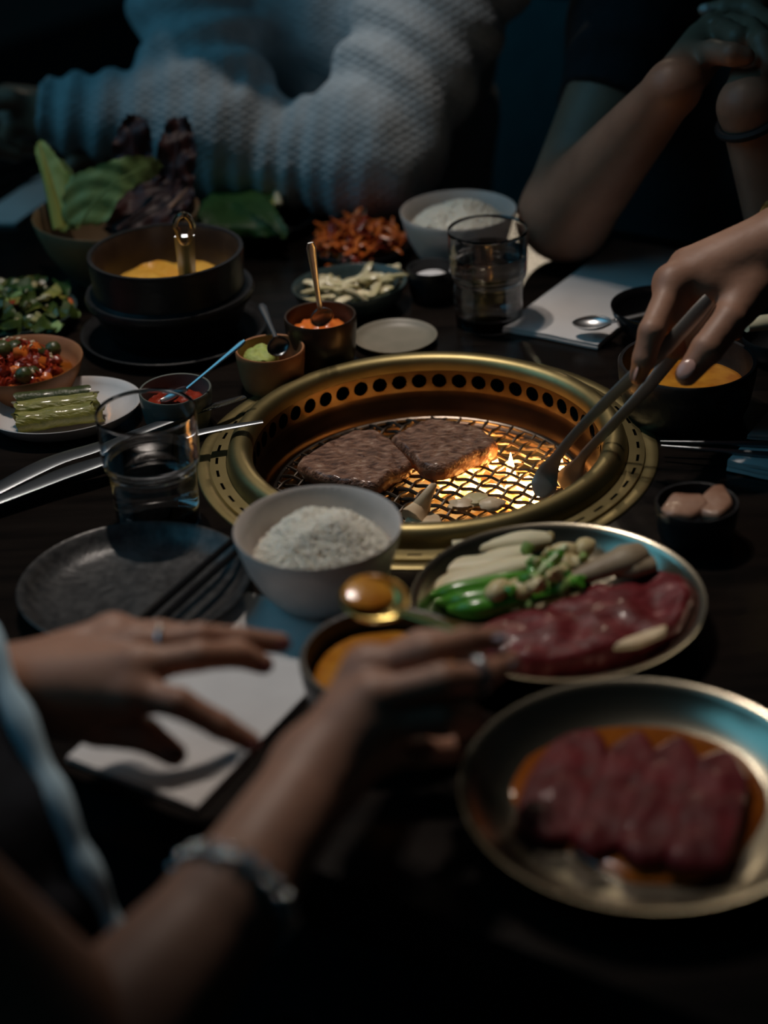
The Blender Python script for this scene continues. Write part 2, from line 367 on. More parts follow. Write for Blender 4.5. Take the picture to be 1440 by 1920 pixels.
# ------------------------------------------------------------------ setting and table
U = Vector((.839, -.545, 0)); V_ = Vector((.545, .839, 0)); GC = Vector((.0359, 1.2036, T))
gu, gv = GC.dot(U), GC.dot(V_)
def uv(u, v, z=0): return U*u+V_*v+Vector((0, 0, z))
def plane(name, pts, mat, th=Vector((0, 0, -.05))):
    b = MB(); n = len(pts); b.add(list(pts)+[Vector(p)+th for p in pts], [tuple(range(n)), tuple(range(n, 2*n))[::-1]]+[(i, (i+1) % n, (i+1) % n+n, i+n) for i in range(n)])
    return struct(b.build(name, mat, smooth=False))
plane('floor', [uv(-4, -3), uv(3.5, -3), uv(3.5, 7), uv(-4, 7)], 'floor')
plane('wall_back', [uv(-4, 7), uv(3.5, 7), uv(3.5, 7, 3), uv(-4, 7, 3)], 'wall', V_*.1)
tb = root('dining_table', (GC.x, GC.y, 0), 'dark brown wooden dining table with a round grill sunk into its top', 'table')
u0, u1, v0, v1 = -1.75, -.12, .578, 1.53
b = MB(); n = 96; ci, sq = [], []
for k in range(n):
    a = 2*math.pi*k/n; dx, dy = math.cos(a), math.sin(a); ci.append((gu+.1655*dx, gv+.1655*dy))
    t = min([((u1 if dx > 0 else u0)-gu)/dx if abs(dx) > 1e-9 else 9, ((v1 if dy > 0 else v0)-gv)/dy if abs(dy) > 1e-9 else 9]); sq.append((gu+t*dx, gv+t*dy))
for cx_, cy_ in ((u0, v0), (u1, v0), (u1, v1), (u0, v1)):
    k = min(range(n), key=lambda i: (sq[i][0]-cx_)**2+(sq[i][1]-cy_)**2); sq[k] = (cx_, cy_)
Lp = []
for pts, z in ((ci, T-.04), (ci, T), ([(p[0]*.004+q[0]*.996, p[1]*.004+q[1]*.996) for p, q in zip(ci, sq)], T), (sq, T-.004), (sq, T-.04)): Lp += [uv(p[0], p[1], z) for p in pts]
f = [(i*n+k, i*n+(k+1) % n, (i+1)*n+(k+1) % n, (i+1)*n+k) for i in range(4) for k in range(n)] + [(4*n+k, 4*n+(k+1) % n, (k+1) % n, k) for k in range(n)]
b.add(Lp, f).build('tabletop', 'table', tb, ang=25)
MB().box(GC-Vector((0, 0, .46)), .24, .2, .29, U, V_).build('pedestal', 'darkcloth', tb, smooth=False)
bn = root('banquette', uv(-1.27, 2.05), 'dark teal upholstered banquette behind the two seated diners', 'bench')
b = MB()
def seat_back(s_, t): return uv(-1.2+1.05*s_, 1.985-.02*math.sin(t*3.14)+.06*t, .38+.46*t)
b.grid(seat_back, 30, 8, thick=.10).build('backrest', 'booth', bn)
MB().box(uv(-1.28, 1.78, .36), 1.12, .2, .05, U, V_).build('seat_cushion', 'booth', bn, smooth=False)
MB().box(uv(-1.28, 1.82, .155), 1.10, .15, .155, U, V_).build('plinth', 'darkcloth', bn, smooth=False)
nb = root('bench_seat', uv(-.60, .18), 'dark padded bench under the diner holding the spoon', 'bench')
MB().box(uv(-.60, .18, .385), .45, .20, .035, U, V_).build('cushion', 'booth', nb, smooth=False)
for s_ in (-1, 1): MB().box(uv(-.60+.38*s_, .18, .175), .02, .17, .175, U, V_).build('leg', 'darkcloth', nb, smooth=False)
# ------------------------------------------------------------------ built-in grill
gr = root('table_grill', GC, 'round brass tabletop charcoal grill sunk in the table centre', 'grill')
c = GC
b = MB(); b.lathe([(.180, -.004), (.180, .0008), (.1790, .0014), (.1712, .0014), (.1700, .0004), (.1692, .0004)], 120, c, cap=False).build('outer_flange', 'brass', gr, ang=60)
b = MB(); nc = 48; R_ = [.1692, .1652, .1630, .1570]; v = []; f = []; seg = nc*4
for r in R_ + [.1692]:
    for k in range(seg):
        a = 2*math.pi*(k/seg); v.append((c.x+r*math.cos(a), c.y+r*math.sin(a), c.z+(.0032 if r != .1692 else .0028)))
for k in range(seg):
    v[4*seg+k] = (v[4*seg+k][0], v[4*seg+k][1], c.z+.0002)
for i in range(3):
    for k in range(seg):
        if i == 1 and k % 4 < 2: continue
        f.append((i*seg+k, i*seg+(k+1) % seg, (i+1)*seg+(k+1) % seg, (i+1)*seg+k))
for k in range(seg): f.append((k, (k+1) % seg, 4*seg+(k+1) % seg, 4*seg+k))
b.add(v, f).build('slotted_band', 'brass', gr, ang=60)
MB().lathe([(.1690, -.002), (.157, -.002)], 96, c, cap=False).build('slot_backing', 'black', gr)
prof = [(.1572, .0006), (.1566, .003), (.1556, .008), (.1540, .0125), (.1515, .0158), (.148, .0172), (.144, .0172), (.1405, .0160), (.1380, .0135), (.1366, .0100), (.1360, .0050)]
MB().lathe(prof, 128, c, cap=False).build('raised_rim', 'brass', gr, ang=70)
# perforated inner wall: fifty round holes
b = MB(); nh = 50; rw = .1358; zt, zb, zc, rh = .005, -.0135, -.0043, .0066; q = 12
for hI in range(nh):
    a0 = 2*math.pi*(hI+.5)/nh; hw = math.pi/nh; sqp, cip = [], []
    for k in range(q):
        an = 2*math.pi*k/q+.0001; dx, dy = math.cos(an), math.sin(an); cw = rw*hw; chh = (zt-zc) if dy > 0 else (zc-zb)
        t = min(cw/abs(dx) if abs(dx) > 1e-6 else 9, chh/abs(dy) if abs(dy) > 1e-6 else 9)
        sqp.append((t*dx, t*dy)); cip.append((rh*dx, rh*dy))
    for cx_, cy_ in ((rw*hw, zt-zc), (-rw*hw, zt-zc), (rw*hw, zb-zc), (-rw*hw, zb-zc)):
        k = min(range(q), key=lambda i: (sqp[i][0]-cx_)**2+(sqp[i][1]-cy_)**2); sqp[k] = (cx_, cy_)
    def cyl(p, r): return (c.x+r*math.cos(a0+p[0]/rw), c.y+r*math.sin(a0+p[0]/rw), c.z+zc+p[1])
    vv = [cyl(p, rw) for p in sqp]+[cyl(p, rw) for p in cip]+[cyl(p, rw+.0012) for p in cip]
    b.add(vv, [(k, (k+1) % q, q+(k+1) % q, q+k) for k in range(q)]+[(q+k, q+(k+1) % q, 2*q+(k+1) % q, 2*q+k) for k in range(q)])
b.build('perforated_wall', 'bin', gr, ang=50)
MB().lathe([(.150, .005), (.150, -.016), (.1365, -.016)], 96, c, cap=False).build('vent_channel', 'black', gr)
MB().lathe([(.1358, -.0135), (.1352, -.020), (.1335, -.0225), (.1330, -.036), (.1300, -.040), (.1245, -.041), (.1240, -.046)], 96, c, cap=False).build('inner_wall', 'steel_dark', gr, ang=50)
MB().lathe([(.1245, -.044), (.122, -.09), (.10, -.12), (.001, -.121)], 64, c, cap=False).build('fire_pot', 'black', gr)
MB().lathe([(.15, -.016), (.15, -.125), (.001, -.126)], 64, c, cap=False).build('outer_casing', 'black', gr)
# grate: crossed wires, one mesh each
gt = MB().tube([(c.x+.1225*math.cos(a), c.y+.1225*math.sin(a), c.z-.0335) for a in np.linspace(0, 2*math.pi, 81)], .0017, 8).build('grate', 'wire', gr)
sp, Rg = .0118, .1215
for fam, (d1, d2) in enumerate(((U, V_), (V_, U))):
    for i in range(-10, 11):
        off = i*sp
        if abs(off) > Rg-.004: continue
        hl = math.sqrt(Rg*Rg-off*off); m = max(6, int(hl*2/sp*4)); pts = []
        for k in range(m+1):
            s_ = -hl+2*hl*k/m; zz = .0011*math.cos(math.pi*(s_/sp)+math.pi*(i+fam))
            p = GC+d2*off+d1*s_; pts.append((p.x, p.y, c.z-.0335+zz))
        MB().tube(pts, .00125, 6, flat=1.25, up=(0, 0, 1)).build('wire', 'wire', gt)
# charcoal
cm = [MB().blob((0, 0, 0), .013, 6, .5, (1.2, 1, .8), seed=s_).mesh('charcoal_lump', 'coal') for s_ in range(3)]
em = [MB().blob((0, 0, 0), .013, 6, .5, (1.2, 1, .8), seed=s_).mesh('glowing_lump', 'ember') for s_ in range(3)]
ed = [MB().blob((0, 0, 0), .013, 6, .5, (1.2, 1, .8), seed=s_).mesh('dim_lump', 'emberdim') for s_ in range(3)]
hot = [at(960, 925, -.06), at(1020, 950, -.06), at(1090, 880, -.06), at(930, 860, -.06), at(900, 925, -.06), at(875, 890, -.06)]
for i in range(-5, 6):
    for j in range(-5, 6):
        p = GC+U*(i*.021+random.uniform(-.005, .005))+V_*(j*.021+random.uniform(-.005, .005)); p.z = c.z-.066+random.uniform(-.006, .004)
        if (p.xy-c.xy).length > .106: continue
        dd = min((p.xy-h_.xy).length for h_ in hot)
        src = em if dd < .026 else ed if dd < .055 else cm
        piece('charcoal', random.choice(src), gr, p, (random.random()*6, random.random()*6, random.random()*6), random.uniform(.8, 1.1))
def flame_mat():
    m = bpy.data.materials.new('flame'); m.use_nodes = True; b = m.node_tree.nodes['Principled BSDF']
    b.inputs['Base Color'].default_value = (0, 0, 0, 1); b.inputs['Emission Color'].default_value = (1, .46, .12, 1); b.inputs['Emission Strength'].default_value = 75; return m
MT['flame'] = flame_mat()
for px_, py_, h_, hh_ in ((958, 906, -.052, .028), (1052, 905, -.055, .024), (1085, 885, -.055, .026), (1002, 948, -.055, .022), (925, 880, -.055, .022)):
    p = at(px_, py_, h_); MB().lathe([(.0006, 0), (.0034, .12*hh_), (.0042, .3*hh_), (.003, .55*hh_), (.0014, .8*hh_), (.0002, hh_)], 12, p).build('flame', 'flame', gr)
# ------------------------------------------------------------------ food on the grate
gz = T-.0318
def poly(pts, h): return [at(x, y, h) for x, y in pts]
def meat(name, pts, h, z0, th, mats, label, cat, group, **kw):
    b = MB().slab(poly(pts, h), z0, th, mside=1 if isinstance(mats, list) else None, **kw); return tag(b.build(name, mats, ang=60), label, cat, group)
st = 'steaks on the grate'
meat('beef_steak', [(557, 864), (606, 832), (672, 803), (706, 806), (736, 824), (755, 845), (772, 866), (740, 884), (703, 905), (640, 899), (590, 888)], -.020, gz, .0125, ['steak', 'steakside'], 'seared beef steak on the grate behind the white rice bowl', 'meat', st, n=96, rings=22, amp=.0022, freq=110, seed=1, edge=.08)
meat('beef_steak', [(733, 818), (770, 800), (806, 784), (850, 791), (893, 798), (933, 826), (915, 842), (887, 852), (832, 876), (795, 872), (770, 850)], -.0185, gz+.001, .0135, ['steak', 'steakside'], 'seared beef steak with its thick cut edge lit by the embers', 'meat', st, n=96, rings=22, amp=.0022, freq=110, seed=4, edge=.08)
p = at(800, 962, -.028)
b = MB(); b.tube([at(x, y, h) for x, y, h in ((775, 975, -.027), (790, 952, -.023), (800, 930, -.013), (812, 912, -.008), (818, 908, -.007))], [.012, .0085, .005, .0035, .0012], 10, flat=.6)
b.slab(poly([(760, 975), (790, 960), (825, 968), (830, 990), (790, 1000)], -.028), gz, .006, n=32, rings=5)
tag(b.build('beef_fat', 'fat'), 'pale trimmed sliver of fat standing on the grate before the steaks', 'meat')
for i, (x, y, r_) in enumerate(((866, 946, .008), (893, 938, .009), (922, 945, .008))):
    tag(MB().blob(at(x, y, -.024), r_, 8, .4, (1.3, .9, .55), seed=i+9).build('garlic_piece', ['fat', 'garlic', 'fat'][i]), ['browned garlic piece, nearest the fat sliver on the grate', 'white garlic piece between two browned ones on the grate', 'browned garlic piece on the grate, nearest the tongs'][i], 'garlic', 'garlic pieces on the grate')
# ------------------------------------------------------------------ bowls, plates, glasses
def bowl(name, label, cat, px, py, h, wpx, mat, prof, group=None, sx=1, sy=1, rot=0, z0=0, extra=None):
    "prof: (radius fraction, height fraction) outside bottom to rim and back down inside"
    x, y, r = rim(px, py, h, wpx); o = root(name, (x, y, T+z0), label, cat, group)
    H = h-z0
    MB().lathe([(a*r, b_*H) for a, b_ in prof], 64, (x, y, T+z0), sx, sy, rot).build('body', mat, o, ang=50)
    return o, x, y, r, H
DEEP = [(.50, 0), (.54, .03), (.56, .07), (.74, .28), (.88, .55), (.96, .80), (1, .985), (.992, 1), (.97, .985), (.93, .8), (.84, .55), (.70, .3), (.52, .12), (.1, .09)]
CUP = [(.78, 0), (.83, .04), (.92, .3), (.98, .7), (1, .96), (.98, 1), (.93, .99), (.91, .7), (.85, .35), (.74, .14), (.1, .12)]
PLATE = [(.70, 0), (.74, .04), (.86, .3), (.95, .7), (1, .97), (.992, 1), (.965, .96), (.92, .7), (.84, .38), (.72, .2), (.4, .17), (.1, .17)]
DISH = [(.64, 0), (.70, .02), (.80, .16), (.90, .48), (.955, .80), (.97, .92), (1, .96), (1, 1), (.965, .975), (.945, .85), (.885, .54), (.78, .24), (.68, .11), (.3, .08), (.05, .08)]
# rice
def rice(x, y, r, z, hgt, label, seed, off=(0, 0)):
    rg = random.Random(seed); b = MB(); R2 = r*.80
    def hz(dx, dy):
        q = (dx*dx+dy*dy)/(R2*R2); return hgt*max(0, 1-q)**.8*(1+.25*noise.noise(Vector((dx*45+seed, dy*45, 0))))
    b.lathe([(R2*1.02, -.010)]+[(R2*(1-t), hgt*max(0, 1-(1-t)**2)**.8*.93-.0005) for t in np.linspace(0, .97, 8)], 40, (x+off[0], y+off[1], z), jit=None)
    n = 2600
    for i in range(n):
        a = rg.random()*6.283; q = math.sqrt(rg.random())*R2*1.01; dx, dy = q*math.cos(a), q*math.sin(a)
        rr = Euler((rg.uniform(-.7, .7), rg.uniform(-.7, .7), rg.random()*6.3)).to_matrix(); L = .0030*rg.uniform(.8, 1.15)
        cc = Vector((x+off[0]+dx, y+off[1]+dy, z+hz(dx, dy)+rg.uniform(0, .0015)))
        vv = [Vector((-L, 0, 0))]+[Vector((s_*L*.55, .00115*math.cos(k*1.2566), .00115*math.sin(k*1.2566))) for s_ in (-1, 1) for k in range(5)]+[Vector((L, 0, 0))]
        ff = [(0, 1+(k+1) % 5, 1+k) for k in range(5)]+[(1+k, 1+(k+1) % 5, 6+(k+1) % 5, 6+k) for k in range(5)]+[(11, 6+k, 6+(k+1) % 5) for k in range(5)]
        b.add([cc+rr@q_ for q_ in vv], ff)
    o = b.build('cooked_rice', 'rice', ang=75); return tag(o, label, 'rice', None, 'stuff')
o, x, y, r, H = bowl('rice_bowl', 'white ceramic rice bowl in front of the grill', 'bowl', 595, 985, .058, 318, 'white', DEEP, 'white rice bowls')
rice(x, y, r, T+.034, .026, 'heap of white rice in the bowl in front of the grill', 3, (.002, .002))
o, x, y, r, H = bowl('rice_bowl', 'white ceramic rice bowl behind the far water glass', 'bowl', 859, 392, .058, 219, 'white', DEEP, 'white rice bowls')
rice(x, y, r, T+.040, .020, 'heap of white rice in the bowl behind the far water glass', 5)
def tumbler(px, py, wpx, lev, label, wl):
    x, y, r = rim(px, py, .09, wpx); H = .090; k = r
    prof = [(.80, 0), (.84, .015), (.855, .04), (.86, .30), (.875, .44), (.90, .485), (.955, .52), (.975, .56), (1, .985), (.99, 1), (.965, .985), (.945, .58), (.92, .535), (.86, .50), (.83, .44), (.81, .30), (.80, .14), (.74, .115), (.4, .11), (.02, .11)]
    dn_ = []
    for i_ in range(len(prof)-1):
        for t in (0, .06, .25, .5, .75, .94): dn_.append((prof[i_][0]+(prof[i_+1][0]-prof[i_][0])*t, prof[i_][1]+(prof[i_+1][1]-prof[i_][1])*t))
    prof = dn_+[prof[-1]]
    g = MB().lathe([(a*k, z*H) for a, z in prof], 72, (x, y, T)).build('water_glass', 'glass', ang=50, loc=(x, y, T)); tag(g, label, 'glass', 'ridged water glasses')
    inn = [(.02, .11), (.4, .11), (.74, .115), (.80, .14), (.81, .30), (.83, .44), (.86, .50), (.92, .535), (.945, .58)]
    pr = [q for q in inn if q[1] < lev]; a_, z_ = pr[-1]; pr.append((a_ + (.02 if lev > .58 else .0), lev)); pr.append((.02, lev))
    wt = MB().lathe([(a*k*1.003, z*H) for a, z in pr], 72, (x, y, T)).build('water', 'water', ang=50, loc=(x, y, T)); tag(wt, wl, 'water', None, 'stuff')
tumbler(272, 768, 190, .60, 'ridged water glass beside the oval plate, its water a little over half', 'clear water in the glass beside the oval plate')
tumbler(914, 428, 151, .76, 'ridged water glass before the far rice bowl, about three quarters full', 'clear water in the glass before the far rice bowl')
# brass plates
def dishplate(px, py, wpx, label):
    o, x, y, r, H = bowl('metal_plate', label, 'plate', px, py, .024, wpx, 'champagne', DISH, 'round champagne metal plates'); return o, x, y, r
o, VX, VY, VR = dishplate(1045, 1117, 552, 'round champagne metal plate holding vegetables and a raw beef slab')
o, FX, FY, FR = dishplate(1205, 1470, 690, 'round champagne metal plate of marinated beef in orange sauce')
zP = T+.0022
# raw beef slab and vegetables
def hb(x, y): return .010*max(0, (math.hypot(x-VX, y-VY)-VR*.66)/(VR*.3))
meat('raw_beef_slab', [(885, 1175), (930, 1148), (1000, 1135), (1080, 1110), (1150, 1075), (1215, 1065), (1280, 1085), (1300, 1125), (1270, 1170), (1180, 1205), (1080, 1225), (990, 1235), (920, 1215)], .018, zP, .014, 'rawbeef', 'thick slab of raw marbled beef beside the vegetables', 'meat', None, n=96, rings=18, amp=.004, freq=55, seed=2, dome=.004, base=hb)
meat('beef_fat_strip', [(1150, 1212), (1175, 1196), (1215, 1180), (1250, 1170), (1245, 1186), (1195, 1208)], .020, zP+.0145, .0035, 'fat', 'orange strip of fat along the edge of the raw beef slab', 'meat', None, amp=.001)
ms = 'mushroom slices on the metal plate'
def strip(name, pts, hs, rad, mat, label, cat, group, flat=.45, n=14):
    P = [at(x, y, h) for (x, y), h in zip(pts, hs)]; Q = []
    for i in range(len(P)-1):
        for t in np.linspace(0, 1, 5)[:-1]: Q.append(P[i].lerp(P[i+1], t))
    Q.append(P[-1]); m = len(Q); rr = np.interp(np.linspace(0, 1, m), np.linspace(0, 1, len(rad)), rad)
    b = MB().tube(Q, list(rr), n, flat=flat, up=(0, 0, 1)); return tag(b.build(name, mat, ang=50), label, cat, group)
strip('mushroom_slice', [(850, 1030), (900, 1022), (960, 1010), (1030, 1005)], [.014, .016, .017, .016], [.010, .0085, .008, .009, .0115, .008], 'mush', 'pale mushroom slice lying farthest back on the metal plate', 'mushroom', ms)
strip('mushroom_slice', [(805, 1075), (850, 1062), (910, 1055), (985, 1032)], [.011, .013, .016, .018], [.006, .011, .010, .009, .011, .007], 'mush', 'long pale mushroom slice in the middle of the three', 'mushroom', ms)
strip('mushroom_slice', [(805, 1112), (850, 1090), (910, 1072), (1000, 1050)], [.010, .015, .018, .02], [.004, .009, .010, .009, .009, .006], 'mush', 'tapered pale mushroom slice resting against the green peppers', 'mushroom', ms)
gp = 'green peppers on the metal plate'
strip('green_pepper', [(803, 1118), (850, 1110), (910, 1098), (990, 1075)], [.012, .014, .016, .018], [.002, .006, .0075, .007, .006, .002], 'green', 'slim green pepper nearest the mushroom slices', 'pepper', gp, flat=.9)
strip('green_pepper', [(815, 1128), (870, 1128), (950, 1118), (1020, 1100)], [.010, .013, .015, .016], [.002, .007, .0085, .008, .006, .002], 'green', 'plump green pepper lying along the middle of the peppers', 'pepper', gp, flat=.9)
strip('green_pepper', [(840, 1142), (890, 1142), (960, 1128), (1110, 1098)], [.010, .012, .014, .018], [.003, .007, .008, .006, .005, .002], 'green', 'long green pepper touching the raw beef slab', 'pepper', gp, flat=.9)
rg = random.Random(4)
br = root('broccoli_sprig', at(1010, 1080, .012), 'leafy green sprig with pale buds among the plate vegetables', 'vegetable')
bud = [MB().blob((0, 0, 0), .0042, 5, .5, seed=i).mesh('bud', m_) for i, m_ in enumerate(('greenp', 'green', 'garlic'))]
for i in range(46):
    u_, v2 = rg.gauss(0, 1), rg.gauss(0, 1); piece('bud', rg.choice(bud), br, at(1020+u_*33, 1070+v2*22, .022+rg.uniform(-.006, .008)), (rg.random()*6, rg.random()*6, 0), rg.uniform(.6, 1.5))
for i in range(6):
    a = at(960+i*8, 1110-i*6, .014); MB().tube([a, at(1000+i*9, 1090-i*8, .024), at(1020+i*8, 1065-i*8, .028)], [.002, .0022, .003], 6).build('stalk', 'greenp', br)
gl = 'garlic cloves on the metal plate'
for i, (x_, y_, r_) in enumerate(((1060, 1035, .0085), (1095, 1028, .008), (1055, 1055, .0085), (1082, 1058, .007), (935, 1108, .009), (975, 1104, .008))):
    tag(MB().blob(at(x_, y_, .020), r_, 8, .12, (1.35, .9, .8), seed=i, rot=Euler((0, 0, i)).to_matrix()).build('garlic_clove', 'garlic'),
        ['garlic clove touching the pale mushroom slice ends', 'garlic clove under the bright streak on the plate rim', 'garlic clove in front of the rear pair of cloves', 'small garlic clove beside the brown mushroom', 'garlic clove on the green peppers, nearer the near plate rim', 'garlic clove on the green peppers, next to the leafy sprig'][i], 'garlic', gl)
strip('brown_mushroom', [(1075, 1085), (1120, 1068), (1165, 1052), (1205, 1035)], [.022, .025, .027, .028], [.006, .0085, .010, .0125, .009], 'mushb', 'brown stemmed mushroom lying over the raw beef slab', 'mushroom', None, flat=.7)
strip('brown_mushroom', [(1150, 1072), (1185, 1062), (1225, 1055)], [.022, .024, .024], [.006, .011, .008], 'mushb', 'dark mushroom cap tucked under the brown stemmed mushroom', 'mushroom', None, flat=.6)
# marinated beef plate
def disc(pts, h, z0, th, name, mat, label, cat, kind='stuff', amp=.0003): return tag(MB().slab(poly(pts, h), z0, th, n=64, rings=8, amp=amp, edge=.04).build(name, mat, ang=60), label, cat, None, kind)
disc([(950, 1480), (975, 1410), (1040, 1355), (1140, 1335), (1250, 1335), (1350, 1365), (1420, 1430), (1440, 1500), (1390, 1590), (1290, 1645), (1170, 1640), (1040, 1570)], .006, zP-.0002, .0035, 'orange_sauce', 'sauce', 'pool of orange marinade around the raw beef slices', 'sauce')
mb_ = 'marinated beef slices'
for i, (pts, lab) in enumerate((
    ([(965, 1520), (990, 1440), (1045, 1370), (1110, 1350), (1140, 1390), (1130, 1470), (1090, 1550), (1020, 1560)], 'marinated beef slice at the end nearest the diner holding a spoon'),
    ([(1070, 1560), (1105, 1470), (1145, 1390), (1200, 1360), (1230, 1400), (1210, 1490), (1170, 1570), (1110, 1590)], 'marinated beef slice second from the end nearest the spoon hand'),
    ([(1160, 1580), (1185, 1490), (1225, 1400), (1280, 1375), (1315, 1420), (1300, 1510), (1260, 1600), (1200, 1610)], 'marinated beef slice third from the end nearest the spoon hand'),
    ([(1250, 1610), (1275, 1510), (1310, 1420), (1370, 1405), (1405, 1460), (1390, 1540), (1360, 1620), (1300, 1625)], 'marinated beef slice at the end farthest from the spoon hand'))):
    meat('beef_slice', pts, .014, zP+.002+.0016*i, .007, 'marinated', lab, 'meat', mb_, amp=.0022, freq=70, seed=i*3, dome=.0015, edge=.12)
# black bowls with stew
def pool(x, y, r, z, name, mat, label, cat, amp=.0012, kind='stuff', dome=0.0, fr=70):
    pts = [(x+r*math.cos(a), y+r*math.sin(a)) for a in np.linspace(0, 2*math.pi, 25)[:-1]]
    return tag(MB().slab(pts, z-.012, .012, n=48, rings=10, amp=amp, freq=fr, edge=.03, dome=dome).build(name, mat, ang=60), label, cat, None, kind)
o, x, y, r, H = bowl('stew_bowl', 'black stoneware bowl on the near napkin under the raised spoon', 'bowl', 722, 1224, .045, 325, 'blackc', CUP, 'black stew bowls')
pool(x, y, r*.86, T+.032, 'orange_stew', 'stew', 'orange stew in the bowl under the raised spoon', 'stew')
o, x, y, r, H = bowl('stew_bowl', 'black stoneware bowl below the hand holding the tongs', 'bowl', 1289, 674, .048, 260, 'blackc', CUP, 'black stew bowls')
pool(x, y, r*.90, T+.027, 'orange_stew', 'stew', 'orange stew in the bowl below the hand with tongs', 'stew')
o, x, y, r, H = bowl('dipping_dish', 'small black dish with meat and salt beside the metal plate', 'bowl', 1307, 940, .032, 156, 'blackc', CUP, 'small black salt dishes')
q = at(1287, 962, .028); pool(q.x, q.y, r*.42, T+.0275, 'white_salt', 'salt', 'white salt in the dish holding cooked meat', 'salt', dome=.002)
mt = [((1238, 945), (1262, 918), (1315, 918), (1330, 938), (1300, 958), (1255, 958)), ((1305, 935), (1335, 905), (1358, 900), (1375, 935), (1350, 958), (1318, 952))]
for i, q in enumerate(mt):
    meat('cooked_meat', q, .036, T+.0255, .008, 'porkp', ['cooked meat piece lying flat over the salt', 'pointed cooked meat piece propped at the dish rim'][i], 'meat', 'cooked meat pieces in the dipping dish', amp=.002, dome=.0015, n=40, rings=8, seed=i)
o, x, y, r, H = bowl('salt_dish', 'small black dish of white salt beside the far water glass', 'bowl', 808, 500, .032, 90, 'blackc', CUP, 'small black salt dishes')
pool(x, y, r*.75, T+.022, 'white_salt', 'salt', 'white salt in the dish beside the far water glass', 'salt', dome=.004)
# dark speckled plate + chopsticks
o, x, y, r, H = bowl('dark_plate', 'speckled black round plate under dark chopsticks in front of the near glass', 'plate', 252, 1085, .016, 440, 'slate', PLATE)
def stick(name, a, b_, r1, r2, mat, label, cat, group, flat=1.0):
    b = MB().tube([Vector(a).lerp(Vector(b_), t) for t in np.linspace(0, 1, 8)], list(np.linspace(r1, r2, 8)), 8, flat=flat, up=(0, 0, 1)); return tag(b.build(name, mat), label, cat, group)
cs1 = 'dark chopsticks on the speckled plate'
stick('chopstick', at(448, 1003, .020), at(205, 1215, .020), .0022, .0034, 'blackg', 'dark chopstick on the speckled plate, farther from the rice bowl', 'chopstick', cs1)
stick('chopstick', at(462, 1018, .020), at(228, 1228, .020), .0022, .0034, 'blackg', 'dark chopstick on the speckled plate, nearer the rice bowl', 'chopstick', cs1)
# oval plate with rolled greens
x, y, r = rim(118, 757, .016, 285)
o = root('oval_plate', (x, y, T), 'pale oval plate holding rolled cooked greens', 'plate')
MB().lathe([(a*r, b_*.016) for a, b_ in PLATE], 64, (x, y, T), 1.03, .84, .2).build('body', 'oval', o, ang=50)
kg = 'rolled cooked greens on the oval plate'
for i, (a, b_, r_, m_, lb) in enumerate((((30, 795), (178, 772), .0105, 'kimchig', 'roll of yellow-green cooked leaves nearest on the oval plate'), ((30, 772), (182, 752), .010, 'kimchig', 'roll of cooked leaves behind the nearest roll'), ((32, 752), (168, 738), .0085, 'kimchid', 'dark charred roll of leaves lying on top at the back'))):
    A, B = at(*a, .014+i*.004), at(*b_, .014+i*.004); R0 = root('leaf_roll', A.lerp(B, .5)-Vector((0, 0, .01)), lb, 'vegetable', kg)
    d = (B-A).normalized(); sd = Vector((-d.y, d.x, 0))
    b = MB()
    def rl(s_, t):
        an = t*2*math.pi*1.35; rr = r_*(1-.22*t)*(1+.16*noise.noise(Vector((s_*5, t*4, i*7)))); e = .006*noise.noise(Vector((t*7, i, 0)))
        return A+(B-A)*s_+d*e*(1 if s_ > .5 else -1)*(abs(s_-.5)*2)+sd*rr*math.cos(an)+Vector((0, 0, rr*math.sin(an)*.85))
    b.grid(rl, 18, 34).build('leaf', m_, R0)
    MB().tube([A.lerp(B, t)+Vector((0, 0, 0)) for t in np.linspace(.02, .98, 8)], r_*.7, 8, flat=.8).build('stalk', m_, R0)
# spoons
def spoon(label, tail, neck, tip, bw, hw, up, mat, tailw=None, sag=.0, group=None, hole=False):
    tail, neck, tip = Vector(tail), Vector(neck), Vector(tip); o = root('spoon', neck, label, 'spoon', group)
    up = Vector(up); P = []; m = 14
    for i in range(m+1):
        t = i/m; p = tail.lerp(neck, t)+Vector((0, 0, sag*math.sin(math.pi*t))); P.append(p)
    tw = tailw or hw*1.7
    MB().tube(P, [tw*.6, tw]+[float(np.interp(i/m, [.1, .6, 1], [tw, hw, hw*.9])) for i in range(2, m+1)], 10, flat=.32, up=up).build('handle', mat, o)
    d = tip-neck; L = d.length; d.normalize(); n_ = (up-up.dot(d)*d).normalized(); s_ = d.cross(n_)
    def sb(u_, v2):
        a = (v2-.5)*math.pi; w_ = bw*math.sin(math.pi*min(1, max(0, u_*.97+.03)))**.55; dp = bw*.55*math.sin(math.pi*min(1, u_*.9+.1))**.7
        return neck+d*L*u_+s_*w_*math.sin(a)-n_*dp*math.cos(a)
    MB().grid(sb, 16, 13, thick=.0008).build('bowl', mat, o); return o
